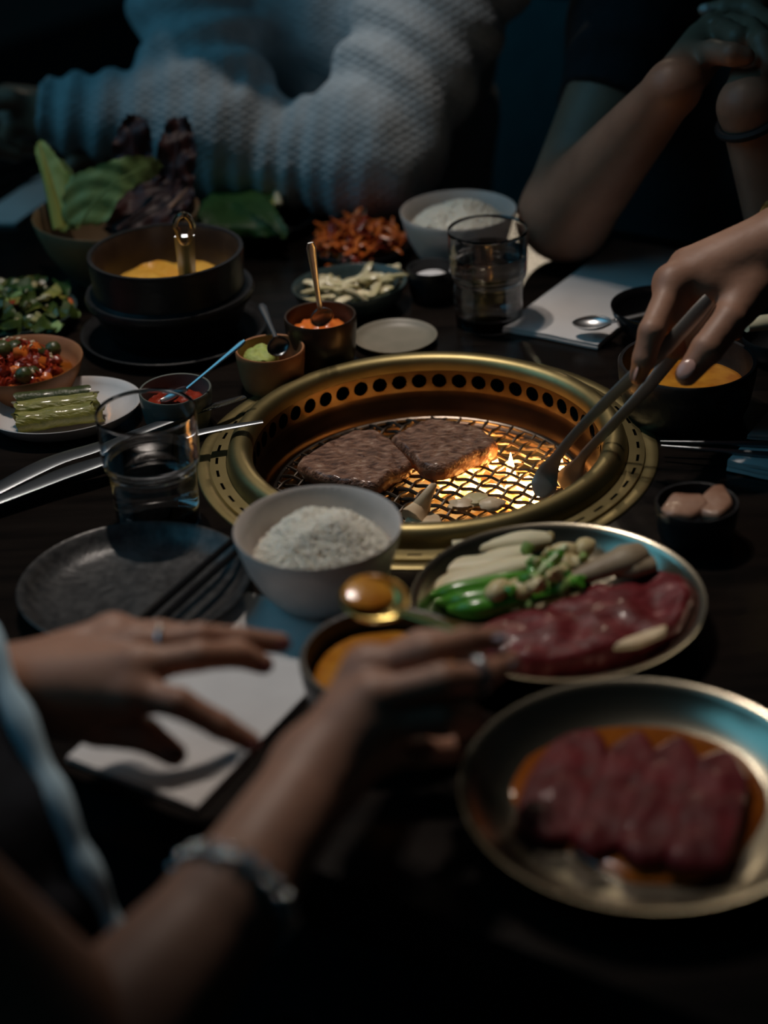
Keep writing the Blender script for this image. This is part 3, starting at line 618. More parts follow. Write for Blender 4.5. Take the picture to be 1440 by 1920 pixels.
# small sauce bowls
o, x, y, r, H = bowl('sauce_bowl', 'small grey bowl of red chili paste behind the near glass', 'bowl', 328, 728, .034, 138, 'grey', CUP, 'small sauce bowls')
pool(x, y, r*.86, T+.022, 'chili_paste', 'redpaste', 'dark red chili paste in the small grey bowl', 'sauce', amp=.0022, fr=240)
spoon('thin steel spoon leaning in the grey bowl of chili paste', at(459, 638, .072), at(350, 728, .038), at(302, 748, .024), .0085, .0018, (.3, -.3, 1), 'steel', group='small spoons in the sauce bowls')
o, x, y, r, H = bowl('sauce_bowl', 'small terracotta bowl of green wasabi beside the grill rim', 'bowl', 506, 652, .036, 131, 'terra', CUP, 'small sauce bowls')
q = at(488, 660, .03); pool(q.x, q.y, r*.52, T+.028, 'wasabi', 'wasabi', 'pale green wasabi mound in the terracotta bowl', 'sauce', amp=.004, fr=120, dome=.005)
spoon('steel spoon with a dark handle leaning in the wasabi bowl', at(490, 570, .055), at(517, 632, .048), at(528, 668, .032), .0105, .0022, (.1, -.4, 1), 'bluesteel', group='small spoons in the sauce bowls')
o, x, y, r, H = bowl('sauce_bowl', 'small dark brown bowl of orange paste beside the wasabi bowl', 'bowl', 600, 590, .048, 137, 'brown', CUP, 'small sauce bowls')
pool(x, y, r*.84, T+.034, 'orange_paste', 'orange', 'chunky orange paste in the dark brown bowl', 'sauce', amp=.004, fr=190, dome=.002)
spoon('steel spoon standing upright in the dark brown bowl', at(582, 455, .128), at(600, 580, .06), at(608, 612, .040), .0105, .0024, (.1, -.9, .5), 'steel', tailw=.0042, group='small spoons in the sauce bowls')
# olive saucer
o, x, y, r, H = bowl('saucer', 'flat olive saucer between the brown bowl and the grill rim', 'plate', 741, 628, .007, 158, 'olive', PLATE)
# oval teal plate with radish
x, y, r = rim(655, 530, .024, 220)
o = root('oval_dish', (x, y, T), 'dark teal oval dish of pale pickled radish', 'plate')
MB().lathe([(a*r, b_*.024) for a, b_ in PLATE], 64, (x, y, T), 1, .88, .35).build('body', 'teal', o, ang=50)
pk = root('pickled_radish', at(655, 530, .006), 'pale pickled radish strips heaped in the teal oval dish', 'vegetable')
rg = random.Random(11)
def stripm(name, L, w_, mat, seed, curl=.3):
    r2 = random.Random(seed); P = []
    for i in range(9):
        t = i/8-.5; P.append((L*t, L*curl*(t*t-.1)*r2.uniform(.6, 1.3), L*.25*math.sin(t*5+seed)*curl))
    return MB().tube(P, [w_*.5]+[w_]*7+[w_*.5], 7, flat=.5, up=(0, 0, 1)).mesh(name, mat)
rm = [stripm('radish_strip', .034, .0042, m_, i) for i, m_ in enumerate(('radish', 'radish', 'mush'))]
for i in range(46):
    t = rg.random(); a_ = rg.uniform(-1, 1); q = at(585+t*150, 548-t*22+a_*22, .012+.010*(1-a_*a_)*rg.random()); piece('radish_strip', rg.choice(rm), pk, q, (rg.uniform(-.4, .4), rg.uniform(-.4, .4), rg.gauss(.3, .6)), rg.uniform(.7, 1.15))
# orange shredded radish on dark plate
o, x, y, r, H = bowl('dark_dish', 'small dark plate under a heap of orange shredded radish', 'plate', 674, 455, .014, 192, 'blackc', PLATE)
ok_ = root('shredded_radish', (x, y, T+.004), 'heap of orange seasoned radish shreds on a small dark plate', 'vegetable')
om = [stripm('radish_shred', .036, .0026, m_, i+5, .6) for i, m_ in enumerate(('orange', 'orange', 'redpaste', 'orange'))]
for i in range(120):
    a = rg.random()*6.28; q = math.sqrt(rg.random())*.82; hh = .010+.030*(1-q)**.8*rg.uniform(.5, 1.0); piece('radish_shred', rg.choice(om), ok_, (x+q*r*math.cos(a), y+q*r*math.sin(a), T+hh), (rg.uniform(-.5, .5), rg.uniform(-.5, .5), rg.random()*6.3), rg.uniform(.7, 1.15))
# stone pot on tray, with ladle
tp = at(326, 612, .010)
o = root('pot_tray', (tp.x, tp.y, T), 'round black tray under the stone stew pot', 'tray')
MB().lathe([(.070, 0), (.078, .002), (.084, .010), (.0825, .0105), (.076, .0045), (.01, .004)], 64, (tp.x, tp.y, T)).build('body', 'blackc', o, ang=50)
pr = [(.052, .0045), (.056, .006), (.064, .020), (.0695, .036), (.0745, .040), (.0760, .044), (.0745, .048), (.0680, .050), (.0672, .056), (.0695, .080), (.0690, .0835), (.0655, .0835), (.0635, .078), (.061, .060), (.055, .03), (.02, .02), (.002, .02)]
o = root('stone_pot', (tp.x, tp.y, T+.0045), 'black stone pot with a ridge around its waist on a round tray', 'pot')
MB().lathe([(a, z) for a, z in pr], 80, (tp.x, tp.y, T)).build('body', ['blackc'], o, ang=50)
MB().lathe([(.0652, .0825), (.0632, .078), (.0607, .060), (.0575, .045)], 64, (tp.x, tp.y, T), cap=False).build('inner_glaze', 'brown', o)
pool(tp.x, tp.y, .0585, T+.052, 'tofu_stew', 'tofu', 'yellow-orange stew inside the black stone pot', 'stew', amp=.006, fr=60)
hl, hn = at(343, 405, .135), at(352, 525, .062)
ld = root('ladle', hn, 'steel ladle with a looped handle end standing in the stone pot', 'ladle')
d = (hl-hn).normalized(); s_ = Vector((1, .1, 0)); s_ = (s_-s_.dot(d)*d).normalized(); nn = d.cross(s_)
b = MB(); L = (hl-hn).length
b.tube([hn+d*L*t for t in np.linspace(-.1, .70, 8)], list(np.linspace(.0072, .0088, 8)), 10, flat=.18, up=nn).build('handle', 'bluesteel', ld)
lp = [hl-d*.016+s_*(.0075*math.sin(a)*(1-.25*(math.cos(a) < 0)))+d*(.018*math.cos(a)) for a in np.linspace(0, 2*math.pi, 33)]
MB().tube(lp, .0027, 8).build('handle_loop', 'champagne', ld)
MB().lathe([(.002, 0), (.012, .003), (.018, .010), (.0185, .011), (.0175, .011), (.011, .0045), (.002, .0015)], 24, (hn.x+.01, hn.y, T+.030)).build('bowl', 'steel', ld)
# wooden-look bowl of leaves
o, x, y, r, H = bowl('leaf_bowl', 'tan stoneware bowl of lettuce and perilla leaves', 'bowl', 217, 394, .070, 314, 'bowlwood', DEEP)
LBX, LBY = x, y
def leafm(P0, P1, wid, up, mat, name, label, cat, group=None, bend=.02, mid=.006, prof=(.12, .55, .95, 1, .85, .5, .06), ruff=.006, seed=0, rib=None, fold=.25):
    P0, P1 = Vector(P0), Vector(P1); d = (P1-P0); L = d.length; d.normalize(); up = Vector(up); n_ = (up-up.dot(d)*d).normalized(); s_ = d.cross(n_)
    o = root(name, P0, label, cat, group)
    def spine(t): return P0+d*L*t+n_*bend*math.sin(math.pi*t)
    def fn(t, v2):
        w_ = wid*float(np.interp(t, np.linspace(0, 1, len(prof)), prof)); a = (v2-.5)*2
        z = fold*abs(a)*w_ + ruff*abs(a)*noise.noise(Vector((t*9+seed, a*3, seed*2)))*1.6+.0012*math.sin(abs(a)*6-t*34)
        return spine(t)+s_*w_*a*(1+.05*math.sin(t*60))+n_*z
    MB().grid(fn, 28, 19, thick=.0006).build('blade', mat, o, ang=80)
    MB().tube([spine(t)+n_*.0003 for t in np.linspace(-.06, .95, 14)], list(np.linspace(mid, mid*.2, 14)), 8, flat=.5, up=n_).build('midrib', rib or mat, o)
    return o
toc = Vector((.1, -.85, .5))
def pxleaf(name, mat, label, group, pts, hf, rib, ruff=.003, fr=70, seed=0, rr=.0022, ribmat=None, n=72, rings=14, waves=0.):
    "leaf blade on a curved surface through real points; rib = list of points of the midrib"
    m = len(pts); loop = []
    for k in range(n):
        t = k/n*m; i = int(t); u = t-i; a, b, c_, d = [Vector(pts[(i+e) % m]) for e in (-1, 0, 1, 2)]
        loop.append(.5*((2*b)+(c_-a)*u+(2*a-5*b+4*c_-d)*u*u+(3*b-a-3*c_+d)*u**3))
    ctr = sum(loop, Vector((0, 0)))/n
    def pt(p, r):
        q = at(p[0], p[1], hf(*p)); nz = noise.noise(Vector((q.x*fr+seed, q.y*fr, q.z*fr)))
        d_ = Vector((.05, -.8, .55)); return q+d_*(ruff*nz*(.25+r*r)+waves*math.sin((p[0]*.35-p[1])*.16+(p[0]-ctr.x)**2*.0012))
    v = [pt(ctr, 0)]; f = []
    for r in range(1, rings+1):
        rr_ = r/rings
        for k, p in enumerate(loop): v.append(pt(ctr+(p-ctr)*rr_*(1+(.03*math.sin(k*2.1+seed) if r == rings else 0)), rr_))
    f += [(0, 1+k, 1+(k+1) % n) for k in range(n)]
    for r in range(rings-1):
        for k in range(n): f.append((1+r*n+k, 1+(r+1)*n+k, 1+(r+1)*n+(k+1) % n, 1+r*n+(k+1) % n))
    base = len(v); back = Vector((-.0001, .0005, -.0003)); v += [p+back for p in v]
    f += [tuple(i+base for i in q[::-1]) for q in f] + [(1+(rings-1)*n+k, 1+(rings-1)*n+(k+1) % n, base+1+(rings-1)*n+(k+1) % n, base+1+(rings-1)*n+k) for k in range(n)]
    o = root(name, at(*rib[0]), label, 'leaf', group); MB().add(v, f).build('blade', mat, o, ang=80)
    Q = [Vector(at(*p)) for p in rib]; R_2 = []
    for i in range(len(Q)-1): R_2 += [Q[i].lerp(Q[i+1], t) for t in (0, .25, .5, .75)]
    R_2.append(Q[-1]); MB().tube([p+Vector((0, -.0006, .0004)) for p in R_2], list(np.linspace(rr, rr*.25, len(R_2))), 8, flat=.6, up=(0, -.8, .5)).build('midrib', ribmat or mat, o); return o
rl_ = 'dark red lettuce leaves in the tan bowl'
pxleaf('lettuce_leaf', 'redlet', 'dark red lettuce leaf standing behind the green leaf tip', rl_, [(230, 430), (208, 330), (214, 262), (240, 218), (270, 222), (285, 262), (282, 330), (270, 430)], lambda x, y: .045+(430-y)*.00046, [(250, 430, .046), (252, 330, .092), (245, 235, .135)], ruff=.016, seed=1)
pxleaf('lettuce_leaf', 'redlet', 'dark red lettuce leaf standing tallest beside the sweater sleeve', rl_, [(282, 430), (290, 330), (300, 270), (318, 222), (352, 222), (368, 280), (364, 340), (350, 430)], lambda x, y: .046+(430-y)*.00045, [(315, 430, .048), (325, 330, .093), (335, 240, .133)], ruff=.018, seed=3)
pxleaf('lettuce_leaf', 'redlet', 'dark red lettuce leaf spreading low over the bowl rim', rl_, [(196, 432), (230, 370), (290, 335), (345, 330), (358, 372), (330, 412), (270, 436)], lambda x, y: .056+(430-y)*.00035, [(220, 430, .058), (280, 385, .074), (340, 350, .086)], ruff=.010, seed=6)
pxleaf('lettuce_leaf', 'redlet', 'small curled dark red leaf next to the perilla plate', rl_, [(308, 392), (322, 352), (345, 340), (364, 360), (358, 385), (335, 396)], lambda x, y: .066+(400-y)*.0004, [(318, 390, .072), (338, 368, .08), (352, 352, .087)], ruff=.012, seed=9, ribmat='porkp')
pxleaf('lettuce_leaf', 'leaf', 'green leaf standing between the yellow lettuce and the broad leaf', None, [(118, 425), (98, 370), (92, 320), (115, 300), (140, 330), (150, 380), (150, 425)], lambda x, y: .052+(425-y)*.00044, [(135, 425, .054), (122, 370, .078), (110, 315, .102)], seed=8, waves=.0008)
pxleaf('lettuce_leaf', 'lettuce', 'yellow-green lettuce leaf with a thick stem, upright in the tan bowl', None, [(108, 425), (88, 370), (76, 320), (66, 280), (78, 263), (100, 285), (122, 318), (140, 350), (128, 425)], lambda x, y: .056+(425-y)*.00044+.0003*(x-100)*.2, [(112, 428, .06), (95, 360, .091), (82, 305, .116), (72, 268, .132)], seed=5, rr=.0065, ribmat='lettuce')
pxleaf('perilla_leaf', 'leaf', 'broad bright green leaf drooping over the front of the tan bowl', None, [(118, 416), (118, 375), (130, 335), (160, 318), (200, 305), (245, 292), (290, 296), (304, 312), (285, 335), (250, 352), (222, 378), (196, 418), (150, 421)], lambda x, y: .064+(420-y)*.00046-.012*max(0, (x-215)/90)**2, [(150, 420, .067), (180, 375, .088), (225, 335, .107), (280, 308, .111)], ruff=.003, seed=2, rr=.0014, waves=.0010)
# perilla plate
o, x, y, r, H = bowl('dark_plate', 'black round plate under large dark green perilla leaves', 'plate', 478, 402, .014, 236, 'blackc', PLATE)
pl_ = 'perilla leaves on the black plate'
def flatleaf(pts, h, z, mat, label, cat, group, seed, dome=.012):
    o = MB().slab(poly(pts, h), z, .0012, n=72, rings=12, amp=.003, freq=55, dome=dome, edge=.02, seed=seed).build('perilla_leaf', mat, ang=80); return tag(o, label, cat, group)
for i in range(3):
    e = i*3
    flatleaf([(364, 430-e), (385, 388-e), (430, 358-e), (470, 356-e), (505, 380-e), (525, 412-e), (535, 440-e), (470, 444-e), (410, 442-e)], .014+.004*i, T+.008+.0035*i, 'perilla', ['perilla leaf at the bottom of the stack on the black plate', 'perilla leaf second from the bottom of the stack', 'perilla leaf just under the top one of the stack'][i], 'leaf', pl_, i, .006)
pxleaf('perilla_leaf', 'perilla', 'perilla leaf on top of the stack on the black plate', pl_, [(364, 432), (370, 395), (398, 360), (438, 342), (478, 347), (506, 374), (526, 408), (538, 438), (485, 444), (420, 442)], lambda x, y: .024+.030*math.sin(math.pi*min(1, max(0, (y-330)/115)))*.6-.008*math.exp(-((x-432)**2+(y-392)**2)/500), [(538, 440, .028), (480, 405, .042), (430, 375, .036)], ruff=.004, seed=4, rr=.0012, waves=.0012)
pxleaf('cabbage_leaf', 'lettuce', 'pale cabbage leaf behind the perilla leaves on the black plate', None, [(450, 356), (478, 340), (512, 332), (530, 338), (526, 362), (512, 388), (485, 380)], lambda x, y: .026+(390-y)*.0003, [(522, 384, .03), (518, 360, .037), (522, 338, .043)], ruff=.003, seed=2, rr=.004, ribmat='mush')
# green salad plate and red kimchi bowl
o, x, y, r, H = bowl('dark_plate', 'dark plate under a heap of seasoned green vegetables', 'plate', 28, 580, .018, 232, 'teal', PLATE)
sg = root('seasoned_greens', (x, y, T+.004), 'heap of seasoned green leaves with red flecks and sesame', 'vegetable')
def leaflet(mat, seed, L=.034, w_=.009):
    r2 = random.Random(seed); c1, c2 = r2.uniform(-.5, .5), r2.uniform(.2, .9)
    def fn(t, v2):
        a = (v2-.5)*2; ww = w_*math.sin(math.pi*(.06+.9*t))**.8; return (L*(t-.5), ww*a, L*c2*.35*math.sin(math.pi*t)+ww*abs(a)*c1+.002*math.sin(t*14+seed))
    return MB().grid(fn, 10, 6, thick=.0005).mesh('leaf', mat)
lm = [leaflet(m_, i) for i, m_ in enumerate(('darkgreen', 'darkgreen', 'perilla', 'darkgreen', 'leaf', 'kimchig'))]
rc = [MB().blob((0, 0, 0), .005, 5, .6, (1.4, 1, .5), seed=i).mesh('chili_bit', m_) for i, m_ in enumerate(('redpaste', 'orange', 'radish'))]
sm = MB().blob((0, 0, 0), .0016, 4, 0, (1.5, 1, .7)).mesh('sesame_seed', 'sesame')
st_m = stripm('stem', .045, .0022, 'greenp', 3, .3)
def dome_pt(q, top): return .010+top*(1-q*q)
for i in range(120):
    a = rg.random()*6.28; q = math.sqrt(rg.random())*.92; pos = (x+q*r*math.cos(a), y+q*r*math.sin(a), T+dome_pt(q, .026)*rg.uniform(.6, 1.05)); rot = (rg.uniform(-.8, .8), rg.uniform(-.8, .8), rg.random()*6.3)
    if i < 72: piece('leaf', rg.choice(lm), sg, pos, rot, rg.uniform(.7, 1.2))
    elif i < 84: piece('stem', st_m, sg, pos, (rot[0], rot[1]*.6, rot[2]), rg.uniform(.6, 1))
    elif i < 104: piece('chili_bit', rg.choice(rc), sg, (pos[0], pos[1], T+dome_pt(q, .030)), rot, rg.uniform(.7, 1.2))
    else: piece('sesame_seed', sm, sg, (pos[0], pos[1], T+dome_pt(q, .032)), rot)
o, x, y, r, H = bowl('terracotta_bowl', 'terracotta bowl of red seasoned pepper and chili mix', 'bowl', 38, 674, .030, 234, 'terra', PLATE)
pool(x, y, r*.84, T+.018, 'red_sauce', 'sauce', 'orange-red sauce around the chili mix in the terracotta bowl', 'sauce')
km = root('chili_mix', (x, y, T+.012), 'heap of chopped red chili and green pepper in the terracotta bowl', 'vegetable')
kc = [MB().blob((0, 0, 0), .0055, 5, .6, (1.2, 1, .7), seed=i).mesh('chili_piece', m_) for i, m_ in enumerate(('redpaste', 'redpaste', 'orange', 'redpaste', 'redpaste'))]
kl = [MB().blob((0, 0, 0), .0078, 7, .15, seed=i).mesh('pepper_piece', 'kimchid') for i in range(2)]
for i in range(270):
    a = rg.random()*6.28; q = math.sqrt(rg.random())*.80; piece('chili_piece' if i % 45 else 'pepper_piece', rg.choice(kc) if i % 45 else rg.choice(kl), km, (x-.012+q*r*math.cos(a), y+q*r*math.sin(a), T+.010+.030*(1-q*q)*rg.uniform(.7, 1.05)), (rg.random()*6, rg.random()*6, 0), rg.uniform(.6, 1.15))
for X_, Y_ in ((45, 703), (100, 655)):
    piece('pepper_piece', kl[0], km, at(X_, Y_, .030), (0, 0, 0), .95)
for i in range(26):
    a = rg.random()*6.28; q = math.sqrt(rg.random())*.75; piece('sesame_seed', sm, km, (x-.012+q*r*math.cos(a), y+q*r*math.sin(a), T+.014+.033*(1-q*q)), (rg.random(), rg.random(), 6*rg.random()))
# napkins
def napkin(name, A, B, D, label, mat='paper', th=.0035, curl=0, seed=0, group=None, layers=2, z=0):
    A, B, D = Vector(A), Vector(B), Vector(D); o = root(name, A.lerp(D, .5), label, 'napkin', group)
    for l in range(layers):
        def fn(s_, t):
            p = A+(B-A)*(s_*(1-.008*l)+.004*l)+(D-A)*(t*(1-.008*l)+.004*l)
            zz = z+.0006+th/layers*(l+1)+.0012*noise.noise(Vector((s_*3+seed, t*3, l*3)))+curl*max(0, t-.72)**2*9*(1 if l == layers-1 else .6)
            return (p.x, p.y, T+zz)
        MB().grid(fn, 14, 22, thick=th/layers*.8).build('fold', mat, o, ang=60)
    return o
napkin('paper_napkin', at(125, 1430), at(370, 1525), at(466, 1118), 'white paper napkin under the near stew bowl', seed=1)
napkin('paper_napkin', at(940, 622), at(1120, 658), at(1150, 466), 'white folded paper napkin beside the far water glass', curl=.007, seed=4, th=.005)
napkin('paper_napkin', at(-60, 425), at(30, 425), at(75, 335), 'napkin beyond the tan bowl, under dark chopsticks', seed=6)
napkin('paper_napkin', at(362, 395), at(450, 385), at(372, 330), 'napkin lying behind the perilla plate', seed=8)
napkin('paper_napkin', at(1362, 885, .0), at(1500, 915, .0), at(1395, 852, .0), 'folded napkin past the metal chopsticks, near the dipping dish', seed=9, th=.010, layers=3)
napkin('paper_napkin', at(1400, 825), at(1520, 835), at(1440, 780), 'napkin corner beyond the metal chopsticks', seed=12)
cs2 = 'steel chopsticks beside the grill'
stick('chopstick', at(1238, 828, .012), at(1560, 836, .014), .0009, .0036, 'bluesteel', 'steel chopstick beside the grill rim, farther from the dipping dish', 'chopstick', cs2)
stick('chopstick', at(1240, 836, .012), at(1560, 862, .014), .0009, .0036, 'bluesteel', 'steel chopstick beside the grill rim, nearer the dipping dish', 'chopstick', cs2)
cs3 = 'dark chopsticks by the sweater sleeve'
stick('chopstick', at(-40, 335, .010), at(75, 300, .010), .003, .003, 'blackg', 'dark chopstick on the napkin by the sweater sleeve, farther one', 'chopstick', cs3)
stick('chopstick', at(-40, 365, .010), at(80, 322, .010), .003, .003, 'blackg', 'dark chopstick on the napkin by the sweater sleeve, nearer one', 'chopstick', cs3)
# black spoon rest bowl + spoon on far napkin
o, x, y, r, H = bowl('black_bowl', 'round black bowl behind the hand, on the far napkin edge', 'bowl', 1240, 570, .035, 190, 'blackg', DEEP)
spoon('steel spoon whose tip rests on the far white napkin', at(1330, 560, .030), at(1146, 603, .022), at(1072, 604, .018), .011, .003, (.1, -.2, 1), 'steel')
strip('scallion_end', [(1398, 612), (1425, 606), (1470, 600)], [.03, .03, .03], [.006, .008, .008], 'mush', 'pale mushroom piece at the picture edge behind the stew bowl', 'mushroom', None, flat=.8).name = 'mushroom_piece'
o, x, y, r, H = bowl('dark_dish', 'dark dish at the picture edge under a pale mushroom piece', 'plate', 1465, 625, .022, 150, 'blackc', PLATE)
# tongs lying at the near glass
tg = root('serving_tongs', at(0, 910), 'long steel tongs lying on the table behind the near glass', 'tongs')
def ribbon(pts, wid, up, th, name, mat, parent):
    P = [Vector(p) for p in pts]; Q = []
    for i in range(len(P)-1):
        for t in np.linspace(0, 1, 6)[:-1]:
            a, b_, c_, d_ = P[max(i-1, 0)], P[i], P[i+1], P[min(i+2, len(P)-1)]
            Q.append(.5*((2*b_)+(c_-a)*t+(2*a-5*b_+4*c_-d_)*t*t+(3*b_-a-3*c_+d_)*t**3))
    Q.append(P[-1]); m = len(Q); W = np.interp(np.linspace(0, 1, m), np.linspace(0, 1, len(wid)), wid)
    return MB().tube(Q, list(W), 12, flat=[th/x_ for x_ in W], up=up).build(name, mat, parent)
ribbon([at(-40, 935, .012), at(90, 868, .016), at(187, 836, .018), at(310, 790, .020), at(385, 766, .020), at(458, 744, .016)], [.007, .010, .010, .006, .006, .0055, .003], (.05, .1, 1), .0011, 'arm', 'bluesteel', tg)
ribbon([at(-40, 950, .010), at(90, 898, .013), at(187, 865, .016), at(300, 832, .018), at(385, 808, .022), at(493, 791, .024)], [.007, .010, .010, .006, .006, .0055, .003], (.05, .1, 1), .0011, 'arm', 'bluesteel', tg)
for i in range(12):
    p = at(388+i*5.4, 765-i*1.65, .0222); MB().box(p, .0005, .0045, .0004, (at(458, 744)-at(388, 765)).normalized(), V_, Vector((0, 0, 1))).build('grip_ridge', 'steel', tg, smooth=False)
# tongs held over the grill
hg = root('grill_tongs', at(1305, 592, .118), 'steel grill tongs held over the embers by a hand', 'tongs')
ribbon([at(1330, 560, .128), at(1303, 592, .118), at(1240, 660, .098), at(1180, 712, .075), at(1110, 780, .042), at(1058, 838, .012), at(1030, 880, -.010), at(1020, 910, -.022), at(1012, 932, -.030)], [.0045, .006, .006, .0052, .0044, .004, .004, .0085, .0105, .004], (-.25, -.9, -.05), .0012, 'arm', 'tongs', hg)
ribbon([at(1335, 566, .124), at(1308, 600, .112), at(1270, 655, .090), at(1215, 725, .062), at(1150, 795, .032), at(1098, 850, .004), at(1078, 880, -.012), at(1066, 900, -.022), at(1058, 915, -.030)], [.0045, .006, .006, .0052, .0044, .004, .004, .0085, .0105, .004], (-.25, -.9, -.05), .0012, 'arm', 'tongs', hg)
# near spoon in the diner's hand
spoon('steel spoon of orange stew held over the near black bowl', at(905, 1192, .100), at(752, 1146, .086), at(648, 1092, .086), .0185, .0028, (.1, -.35, 1), 'gold')
q = at(694, 1108, .084); tag(MB().blob(q, .0145, 10, .06, (1.2, .95, .14), rot=Euler((.25, 0, .5)).to_matrix()).build('stew_spoonful', 'stew'), 'orange stew lying in the raised spoon', 'stew', None, 'stuff')
# ------------------------------------------------------------------ people
def lo_hi(pts, m): a = np.array([tuple(p) for p in pts]); return a.min(0)-m, a.max(0)+m
def hand_grid(chains, palm, h, extra=(), wob=None):
    pts = [p for ch, _ in chains for p in ch]+[p for p, _, _, _ in palm]+[q for _, q, _, _ in palm]+[p for a_, b_, _, _ in extra for p in (a_, b_)]
    lo, hi = lo_hi(pts, .06); g = SDF(lo, hi, h)
    for a_, b_, ra, rb in palm: g.cap(a_, b_, ra, rb, .009)
    for a_, b_, ra, rb in extra: g.cap(a_, b_, ra, rb, .010)
    for ch, rad in chains: g.chain(ch, rad, .0025, 1)
    return g
FR_ = [.0095, .0088, .0078, .0064]
def head(g, nk, hc, face, r=.078):
    "skull, jaw, nose, ears and neck added to a figure; hc = middle of the skull, face = direction looked in"
    fz = Vector(face).normalized(); sd = fz.cross(Vector((0, 0, 1))).normalized(); up = sd.cross(fz)
    g.cap(nk, hc-up*.05-fz*.02, .052, .048, .03); g.cap(hc-fz*.022+up*.018, hc+fz*.012+up*.018, r, r*.94, .02)
    g.cap(hc+up*.01+fz*.015, hc-up*.085+fz*.045, r*.78, .030, .02)
    g.cap(hc+fz*.086+up*.002, hc+fz*.102-up*.036, .008, .012, .012)
    for s_ in (-1, 1): g.cap(hc+sd*s_*.074+up*.012-fz*.008, hc+sd*s_*.076-up*.022-fz*.002, .013, .008, .006)
    return fz, sd, up, hc, r
def face_parts(parent, hd, long=False):
    fz, sd, up, hc, r = hd
    for s_ in (-1, 1): MB().blob(hc+fz*.0665+sd*s_*.031-up*.002, .0115, 8, 0).build('eye', 'eye', parent)
    MB().tube([hc+fz*.083-up*.062+sd*x-fz*abs(x)*.35 for x in np.linspace(-.022, .022, 9)], [.002, .004, .0055, .006, .0055, .006, .0055, .004, .002], 8).build('lips', 'lip', parent)
    q = np.array(hc); g = SDF(q-.22, q+.16, .006)
    g.cap(hc-fz*.030+up*.028, hc+fz*.004+up*.034, r*1.10, r*1.02, .02)
    for s_ in (-1, 1): g.cap(hc-fz*.03+sd*s_*.062, hc-fz*.035+sd*s_*.060-up*(.13 if long else .03), .035, .022, .03)
    if long: g.cap(hc-fz*.06, hc-fz*.07-up*.15, .06, .045, .03)
    figure('hair', [g], 'hair', parent)
# --- near diner: right hand with spoon, left hand, torso
P = lambda *a: at(*a)
wr, el, sh = P(598, 1445, .066), P(165, 2010, .030), Vector((-.33, .60, T+.25))
IM, MM, RM, PM = P(690, 1258, .098), P(700, 1308, .097), P(708, 1362, .084), P(700, 1412, .066)
g1 = hand_grid([([IM, P(800, 1222, .112), P(872, 1204, .104), P(930, 1196, .094)], FR_), ([MM, P(828, 1276, .106), P(900, 1268, .092), P(955, 1240, .082)], FR_), ([RM, P(828, 1345, .086), P(880, 1352, .070), P(868, 1370, .054)], FR_), ([PM, P(790, 1410, .060), P(842, 1408, .048), P(838, 1415, .038)], [.0085, .0078, .007, .006]),
                ([P(664, 1345, .066), P(712, 1255, .068), P(790, 1215, .078), P(862, 1198, .088)], [.014, .0115, .0105, .008])],
               [(wr, IM, .021, .0125), (wr, MM, .021, .0125), (wr, RM, .020, .0120), (wr, PM, .020, .0115), (IM, PM, .010, .010), (P(652, 1365, .066), IM, .015, .012)], .0018, [(wr, P(430, 1690, .056), .0235, .0275), (P(430, 1690, .056), el, .0275, .042)])
lw, lel = P(-45, 1295, .068), P(-620, 1420, .04)
LI, LM, LR, LP = P(252, 1300, .084), P(258, 1250, .094), P(250, 1210, .090), P(212, 1188, .078)
FL_ = [.0092, .0085, .0074, .006]
g2 = hand_grid([([LI, P(335, 1318, .086), P(412, 1360, .072), P(470, 1392, .058)], FL_), ([LM, P(372, 1230, .098), P(446, 1228, .086), P(494, 1246, .074)], FL_), ([LR, P(372, 1196, .094), P(455, 1200, .086), P(526, 1206, .076)], FL_), ([LP, P(300, 1186, .080), P(362, 1192, .074), P(418, 1202, .064)], [.008, .0074, .0066, .0056]),
                ([P(80, 1330, .056), P(185, 1362, .056), P(272, 1378, .056), P(326, 1414, .046)], [.0125, .0115, .0098, .0075])],
               [(lw, LI, .021, .0125), (lw, LM, .021, .0125), (lw, LR, .020, .012), (lw, LP, .019, .011), (LI, LP, .010, .010), (lw, P(130, 1345, .056), .018, .013)], .0018, [(lw, lel, .024, .036)])
hp = Vector((-.36, .50, .52)); ch_ = Vector((-.44, .62, T+.14)); nk = Vector((-.45, .66, T+.30))
lsh = Vector((-.60, .76, T+.22))
def torso(g, hp, ch_, nk, ax, w_, r1, r2, wob=None):
    for s_ in (-1, 0, 1): g.cap(hp+ax*w_*s_, ch_+ax*w_*s_, r1, r2, .05, 0, wob)
    g.cap(ch_, nk, r2*.8, .05, .05)
def folds(amp, fr, seed):
    def f_(X, Y, Z, t): return (amp*np.sin(t*fr+3*np.sin(X*19+seed)+2.2*np.sin(Y*17+seed*2)+2*np.sin(Z*23))).astype(np.float32)
    return f_
g3 = SDF((-.95, .25, .02), (.15, 1.20, T+.58), .008)
legs = [(hp+U*.09*s_, hp+U*.10*s_+V_*.36+Vector((0, 0, -.01)), hp+U*.10*s_+V_*.34+Vector((0, 0, -.44))) for s_ in (-1, 1)]
for a_, b_, c_ in legs: g3.cap(a_, b_, .080, .055, .03); g3.cap(b_, c_, .053, .038, .03); g3.cap(c_, c_+V_*.13+Vector((0, 0, -.008)), .036, .030, .02)
torso(g3, hp, ch_, nk, U, .07, .10, .095); g3.cap(ch_, sh, .07, .05, .04); g3.cap(sh, el, .05, .041, .03); g3.cap(ch_, lsh, .07, .05, .04); g3.cap(lsh, lel, .046, .036, .03)
hd = head(g3, nk, Vector((-.43, .72, T+.43)), (.45, .8, -.45)); dn = figure('person', [g1, g2, g3], 'skin'); face_parts(dn, hd, True); tag(dn, 'person in dark clothes reaching both hands over the table, holding a spoon', 'person')
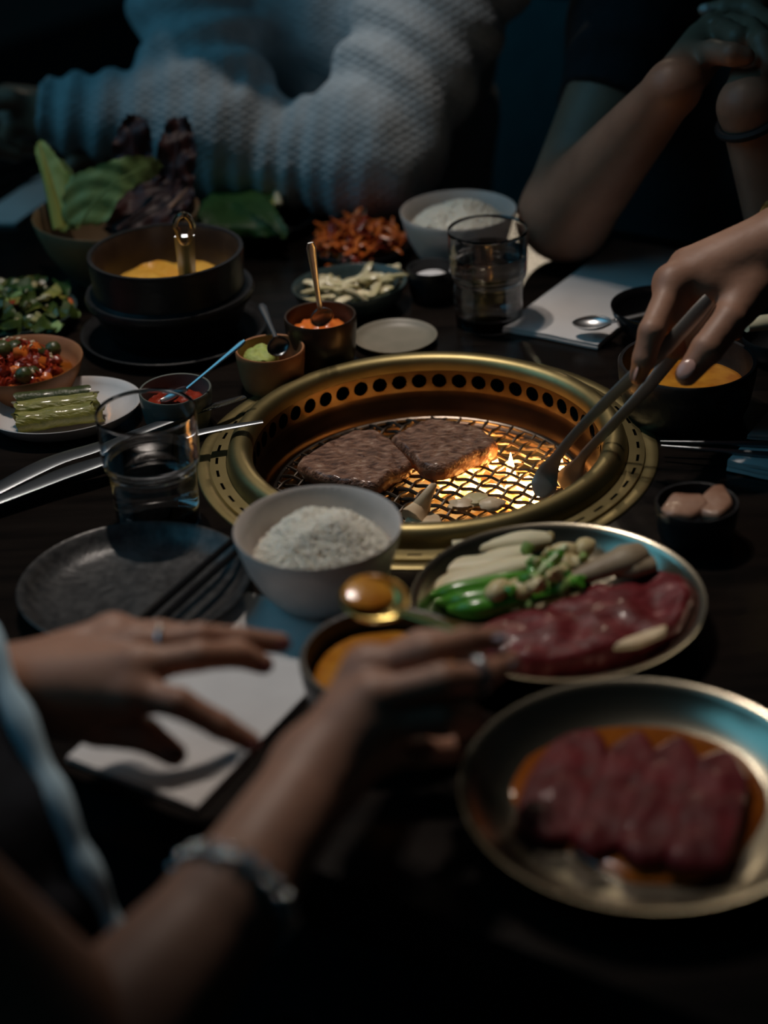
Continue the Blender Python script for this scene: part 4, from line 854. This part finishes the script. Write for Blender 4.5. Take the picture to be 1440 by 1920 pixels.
g = SDF((-.95, .2, .08), (.15, 1.15, T+.36), .0075); wb = folds(.005, 14, 1)
for a_, b_, c_ in legs: g.cap(a_, b_, .092, .066, .03, 0, wb); g.cap(b_, c_+Vector((0, 0, .06)), .066, .058, .03, 0, wb)
torso(g, hp, ch_, nk-Vector((0, 0, .09)), U, .075, .112, .108, wb); g.cap(ch_, sh, .085, .06, .04, 0, wb); g.cap(sh, sh.lerp(el, .35), .062, .064, .02, 0, wb); g.cap(ch_, lsh, .085, .06, .04, 0, wb); g.cap(lsh, lsh.lerp(lel, .5), .058, .056, .02, 0, wb)
figure('black_top', [g], 'darkcloth', dn)
tr = [P(-30, 1180, .11), P(15, 1300, .090), P(75, 1430, .066), P(130, 1555, .042), P(180, 1670, .016), P(232, 1785, -.012)]
b = MB(); PP = []
for i in range(len(tr)-1):
    for t in np.linspace(0, 1, 7)[:-1]: PP.append(tr[i].lerp(tr[i+1], t)+Vector((0, 0, .0015*math.sin((i+t)*5.5))))
b.tube(PP, [.0085+.0012*math.sin(k*.9) for k in range(len(PP))], 12, flat=.45, up=(-.5, -.2, .8)).build('blue_trim', 'bluecloth', dn)['label'] = 'pale blue cloth edge of the top'
def panel(s_, t):
    k = s_*(len(PP)-1); i = min(int(k), len(PP)-2); p = PP[i].lerp(PP[i+1], k-i); q = Vector((-.40, .60-.05*s_, p.z-.05*s_+.015)); m_ = p.lerp(q, t)
    return m_+Vector((0, 0, -.03*math.sin(math.pi*t)+.004*math.sin(s_*16+t*5)-.004))
MB().grid(panel, 24, 12, thick=.002).build('front_panel', 'darkcloth', dn)
# bracelet of links and ring
a0, a1 = P(445, 1670, .057), P(425, 1700, .056); d = (a0-a1).normalized(); q = a0.lerp(a1, .5); n1 = Vector((0, 0, 1)); n1 = (n1-n1.dot(d)*d).normalized(); n2 = d.cross(n1)
lk = MB().blob((0, 0, 0), .0034, 6, .15, (1.2, 1, .8)).mesh('bracelet_link', 'silver')
bc = MB().tube([q+(n1*math.cos(a)+n2*math.sin(a))*.0305 for a in np.linspace(0, 2*math.pi, 49)], .002, 6).build('bracelet', 'silver', dn); WL[bc.name] = WL[dn.name]; bc['label'] = 'silver beaded bracelet'
for k in range(44):
    a = 2*math.pi*k/44; piece('link', lk, bc, q+(n1*math.cos(a)+n2*math.sin(a))*.0310+d*(.003 if k % 2 else -.003), (k, k*.7, 0))
def ring(parent, p, axis, r_, w_, mat):
    axis = Vector(axis).normalized(); n1 = axis.orthogonal().normalized(); n2 = axis.cross(n1)
    return MB().tube([p+(n1*math.cos(a)+n2*math.sin(a))*r_ for a in np.linspace(0, 2*math.pi, 33)], w_, 8).build('ring', mat, parent)
ring(dn, P(888, 1270, .0945), P(900, 1268, .092)-P(828, 1276, .106), .0088, .0028, 'silver')
ring(dn, P(305, 1206, .0925), P(372, 1196, .094)-LR, .0095, .0014, 'silver')
nail(dn, P(928, 1190, .0995), P(930, 1196, .094)-P(872, 1204, .104), (0, -.3, 1), 'naill', .0055)
nail(dn, P(950, 1238, .0875), P(955, 1240, .082)-P(900, 1268, .092), (0, -.3, 1), 'naill')
for t_, b_ in ((P(470, 1390, .062), P(412, 1360, .072)), (P(494, 1244, .078), P(446, 1228, .086)), (P(526, 1204, .080), P(455, 1200, .086)), (P(326, 1411, .051), P(272, 1378, .056))): nail(dn, t_, Vector(t_)-Vector(b_), (.3, -.2, 1), 'naild')
# --- server: right hand with tongs coming from the right
sw, se = P(1480, 452, .150), Vector((.56, 1.36, T+.27)); ssh = Vector((.74, 1.30, T+.58))
SI, SM, SR, SP = P(1262, 532, .132), P(1290, 500, .138), P(1330, 488, .130), P(1370, 490, .118)
g1 = hand_grid([([SI, P(1222, 622, .112), P(1208, 672, .094), P(1196, 706, .078)], [.0108, .0098, .0086, .0066]), ([SM, P(1258, 610, .108), P(1262, 650, .092), P(1290, 660, .082)], [.0105, .0096, .0085, .0066]), ([SR, P(1310, 600, .100), P(1320, 640, .085), P(1340, 640, .078)], [.010, .009, .008, .0065]), ([SP, P(1360, 590, .092), P(1370, 620, .08), P(1380, 625, .074)], [.009, .008, .0075, .006]),
                ([P(1420, 520, .128), P(1368, 600, .112), P(1325, 655, .098), P(1288, 702, .082)], [.0155, .0128, .0118, .0088])],
               [(sw, SI, .026, .0145), (sw, SM, .026, .0145), (sw, SR, .024, .014), (sw, SP, .023, .013), (SI, SP, .012, .011), (P(1440, 500, .135), P(1385, 575, .116), .019, .0145), (P(1330, 540, .128), P(1400, 540, .125), .013, .016)], .0018, [(sw, se, .0255, .040)])
g3 = SDF((.4, 1.0, .0), (1.20, 1.62, T+1.05), .009); ax = Vector((0, 1, 0)); hp = Vector((.92, 1.26, T+.18)); ch_ = Vector((.90, 1.27, T+.52)); nk = Vector((.89, 1.27, T+.74))
torso(g3, hp, ch_, nk, ax, .08, .10, .10); g3.cap(ch_, ssh, .06, .05, .04); g3.cap(ssh, se, .050, .042, .03)
for s_ in (-1, 1): g3.cap(hp+ax*.09*s_, Vector((.93, 1.27+.09*s_, .50)), .09, .06, .03); g3.cap(Vector((.93, 1.27+.09*s_, .50)), Vector((.95, 1.27+.09*s_, .06)), .058, .04, .03)
hd = head(g3, nk, Vector((.86, 1.265, T+.87)), (-.9, -.05, -.45)); sv_ = figure('person', [g1, g3], 'skind'); face_parts(sv_, hd); tag(sv_, 'person whose hand works the grill with steel tongs, gold bracelet at the wrist', 'person')
g = SDF((.4, 1.0, 0), (1.20, 1.62, T+.8), .009); wb = folds(.005, 12, 4)
torso(g, hp, ch_, nk-Vector((0, 0, .08)), ax, .085, .114, .112, wb); g.cap(ch_, ssh, .075, .062, .04, 0, wb); g.cap(ssh, ssh.lerp(se, .5), .062, .06, .03, 0, wb)
for s_ in (-1, 1): g.cap(hp+ax*.09*s_, Vector((.93, 1.27+.09*s_, .50)), .10, .07, .03); g.cap(Vector((.93, 1.27+.09*s_, .50)), Vector((.95, 1.27+.09*s_, .09)), .07, .055, .03)
figure('black_uniform', [g], 'darkcloth', sv_)
nail(sv_, P(1286, 692, .0895), P(1288, 702, .082)-P(1325, 655, .098), (-.5, -.8, .5), 'nail', .0062)
nail(sv_, P(1192, 700, .085), P(1196, 706, .078)-P(1208, 672, .094), (-.9, .1, .3), 'nail')
d = (se-sw).normalized(); q = sw+d*.004; n1 = (Vector((0, 0, 1))-d*d.z).normalized(); n2 = d.cross(n1)
MB().tube([q+(n1*math.cos(a)*.031+n2*math.sin(a)*.031) for a in np.linspace(0, 2*math.pi, 49)], .0036, 8).build('bracelet', 'gold', sv_)['label'] = 'gold bracelet'
# --- far diner in the cable-knit sweater
hp = Vector((-.03, 2.06, .50)); ch_ = Vector((-.03, 1.99, T+.18)); nk = Vector((-.07, 1.91, T+.36))
lsh, lel, lwr = Vector((.125, 1.845, T+.27)), Vector((.005, 1.745, T+.066)), Vector((-.20, 1.815, T+.055))
rsh, rel, rwr = Vector((-.20, 2.03, T+.27)), Vector((-.155, 1.80, T+.095)), P(98, 212, .100)
hm = P(35, 222, .095)
g1 = hand_grid([([hm, P(5, 268, .08), P(35, 276, .072), P(62, 280, .066)], [.0105, .010, .009, .007]), ([P(18, 210, .1), P(-32, 245, .09), P(-10, 280, .08), P(30, 292, .07)], [.0105, .010, .009, .007]), ([P(8, 196, .098), P(-52, 212, .088), P(-70, 245, .075), P(-40, 275, .065)], [.0105, .0095, .0085, .007]), ([P(12, 184, .095), P(-48, 190, .085), P(-75, 212, .07), P(-55, 240, .06)], [.0095, .0085, .0075, .006]), ([P(60, 198, .112), P(25, 186, .122), P(-18, 196, .12)], [.013, .0115, .008])],
               [(rwr, hm, .026, .021), (rwr, P(15, 192, .098), .026, .02)], .0025, [(rwr, rel, .026, .036)])
g2 = hand_grid([([lwr+Vector((-.07, .02, 0)), lwr+Vector((-.11, .0+.01*i, .0)), lwr+Vector((-.13, -.01+.014*i, -.02))], [.010, .009, .007]) for i in range(-1, 3)]+[([lwr+Vector((-.03, -.02, 0)), lwr+Vector((-.07, -.035, -.01)), lwr+Vector((-.09, -.03, -.015))], [.012, .010, .008])], [(lwr, lwr+Vector((-.07, .005, 0)), .024, .02), (lwr, lwr+Vector((-.07, .03, 0)), .024, .018)], .0025, [(lwr, lel, .026, .036)])
g3 = SDF((-.40, 1.65, .38), (.32, 2.25, T+.64), .009); ax = U
torso(g3, hp, ch_, nk, ax, .08, .09, .09); g3.cap(lsh, lel, .04, .036, .03); g3.cap(rsh, rel, .04, .036, .03); g3.cap(ch_, lsh, .06, .045, .04); g3.cap(ch_, rsh, .06, .045, .04)
hd = head(g3, nk, Vector((-.11, 1.845, T+.475)), (-.4, -.75, -.5)); mn = figure('person', [g1, g2, g3], 'skind'); face_parts(mn, hd); tag(mn, 'person in a pale blue-grey cable-knit sweater with forearms on the table', 'person')
g = SDF((-.46, 1.60, .36), (.36, 2.30, T+.40), .0055)
wb, wb2, wb3 = folds(.0055, 22, 2), folds(.0045, 40, 5), folds(.006, 16, 7)
torso(g, hp, ch_, nk-Vector((0, 0, .08)), ax, .085, .118, .108, wb3)
g.cap(lsh, lel, .078, .070, .03, 0, wb); g.cap(lel, lwr, .064, .044, .03, 0, wb2); g.cap(rsh, rel, .074, .062, .03, 0, wb); g.cap(rel, rwr, .060, .039, .03, 0, wb2, cut=.004)
g.cap(ch_, lsh, .10, .078, .05, 0, wb3); g.cap(ch_, rsh, .10, .074, .05, 0, wb3)
F = g.F[0]; zz = g.ax[2][None, None, :]; yy = g.ax[1][None, :, None]; F[:] = np.maximum(F, np.where(yy < 1.88, (T+.004)-zz, -1))   # cloth lies flat on the table top
figure('cable_knit_sweater', [g], 'sweater', mn)
# --- far diner with clasped hands
hp = Vector((.40, 1.80, .50)); ch_ = Vector((.385, 1.78, T+.16)); nk = Vector((.38, 1.76, T+.36))
rel, rwr = Vector((.190, 1.585, T+.048)), P(1262, 165, .200)
lel, lwr = P(1500, 470, .050), P(1400, 200, .190)
rsh, lsh = Vector((.315, 1.735, T+.27)), Vector((.53, 1.66, T+.27))
def h2(px, py, h=.215): return at(px, py, h)
kn, kn2 = h2(1325, 85, .214), h2(1432, 95, .214)
g1 = hand_grid([([h2(1448, 52, .228), h2(1408, 17, .236), h2(1360, 15, .236), h2(1322, 19, .232)], [.0105, .0098, .0085, .0066]), ([h2(1420, 96, .222), h2(1384, 72, .234), h2(1360, 56, .234), h2(1337, 42, .232)], [.0115, .0108, .010, .0074]), ([h2(1440, 118, .222), h2(1430, 80, .236), h2(1408, 52, .236), h2(1372, 38, .232)], [.0105, .0102, .0095, .0074]),
                ([h2(1302, 108, .212), h2(1338, 97, .228), h2(1372, 102, .232), h2(1398, 106, .230)], [.0130, .0110, .0100, .0082]), ([h2(1340, 60, .220), h2(1352, 20, .222), h2(1385, -5, .225), h2(1425, 0, .225)], [.011, .010, .009, .008])],
               [(rwr, kn, .0205, .0205), (rwr, h2(1338, 62, .218), .0195, .0185), (lwr, kn2, .021, .021), (lwr, h2(1448, 70, .220), .020, .020), (kn, kn2, .013, .013)], .0022, [(rwr, rel, .0225, .044), (lwr, lel, .0235, .042), (rel, rel.lerp(rsh, .45), .044, .046)])
nl_ = [(h2(1320, 15, .238), h2(1322, 19, .232)-h2(1360, 15, .236)), (h2(1336, 38, .238), h2(1337, 42, .232)-h2(1360, 56, .234))]
g3 = SDF((.10, 1.45, .38), (.75, 2.05, T+.64), .009)
torso(g3, hp, ch_, nk, U, .07, .085, .085); g3.cap(rsh, rel, .046, .044, .03); g3.cap(lsh, lel, .044, .042, .03); g3.cap(ch_, rsh, .06, .046, .04); g3.cap(ch_, lsh, .06, .046, .04)
hd = head(g3, nk, Vector((.355, 1.705, T+.48)), (-.45, -.8, -.3)); wm = figure('person', [g1, g3], 'skind'); face_parts(wm, hd, True); tag(wm, 'person in a black tee and charcoal apron with clasped hands over the table', 'person')
g = SDF((.10, 1.40, .36), (.80, 2.08, T+.40), .006); wb = folds(.004, 14, 3)
g.cap(rsh, rsh.lerp(rel, .60), .060, .054, .02, 0, wb, cut=.002); g.cap(lsh, lsh.lerp(lel, .5), .056, .054, .02, 0, wb, cut=.002)
for s_ in (-1, 0, 1): g.cap(Vector((.385, 1.80, T+.08))+U*.075*s_, ch_+U*.075*s_, .10, .10, .05, 0, wb)
g.cap(ch_, rsh, .085, .06, .04, 0, wb); g.cap(ch_, lsh, .085, .06, .04, 0, wb); g.cap(ch_, nk-Vector((0, 0, .08)), .08, .06, .05)
figure('black_tee', [g], 'darkcloth', wm)
g = SDF((.12, 1.50, .36), (.80, 2.08, T+.30), .006)
for s_ in (-1, 0, 1): g.cap(hp+U*.08*s_, ch_+U*.075*s_-V_*.012, .115, .104, .05, 0, folds(.004, 10, 9))
figure('apron', [g], 'apron', wm)
d = (P(1408, 225, .17)-lwr).normalized() if False else (lel-lwr).normalized(); q = lwr+d*.012; n1 = (Vector((0, 0, 1))-d*d.z).normalized(); n2 = d.cross(n1)
MB().tube([q+(n1*math.cos(a)+n2*math.sin(a))*.0285 for a in np.linspace(0, 2*math.pi, 41)], .0038, 8).build('hair_tie', 'hairtie', wm)['label'] = 'black elastic around the wrist'
for t_, d_ in nl_: nail(wm, t_, d_, (-.2, -.8, .6), 'nail')
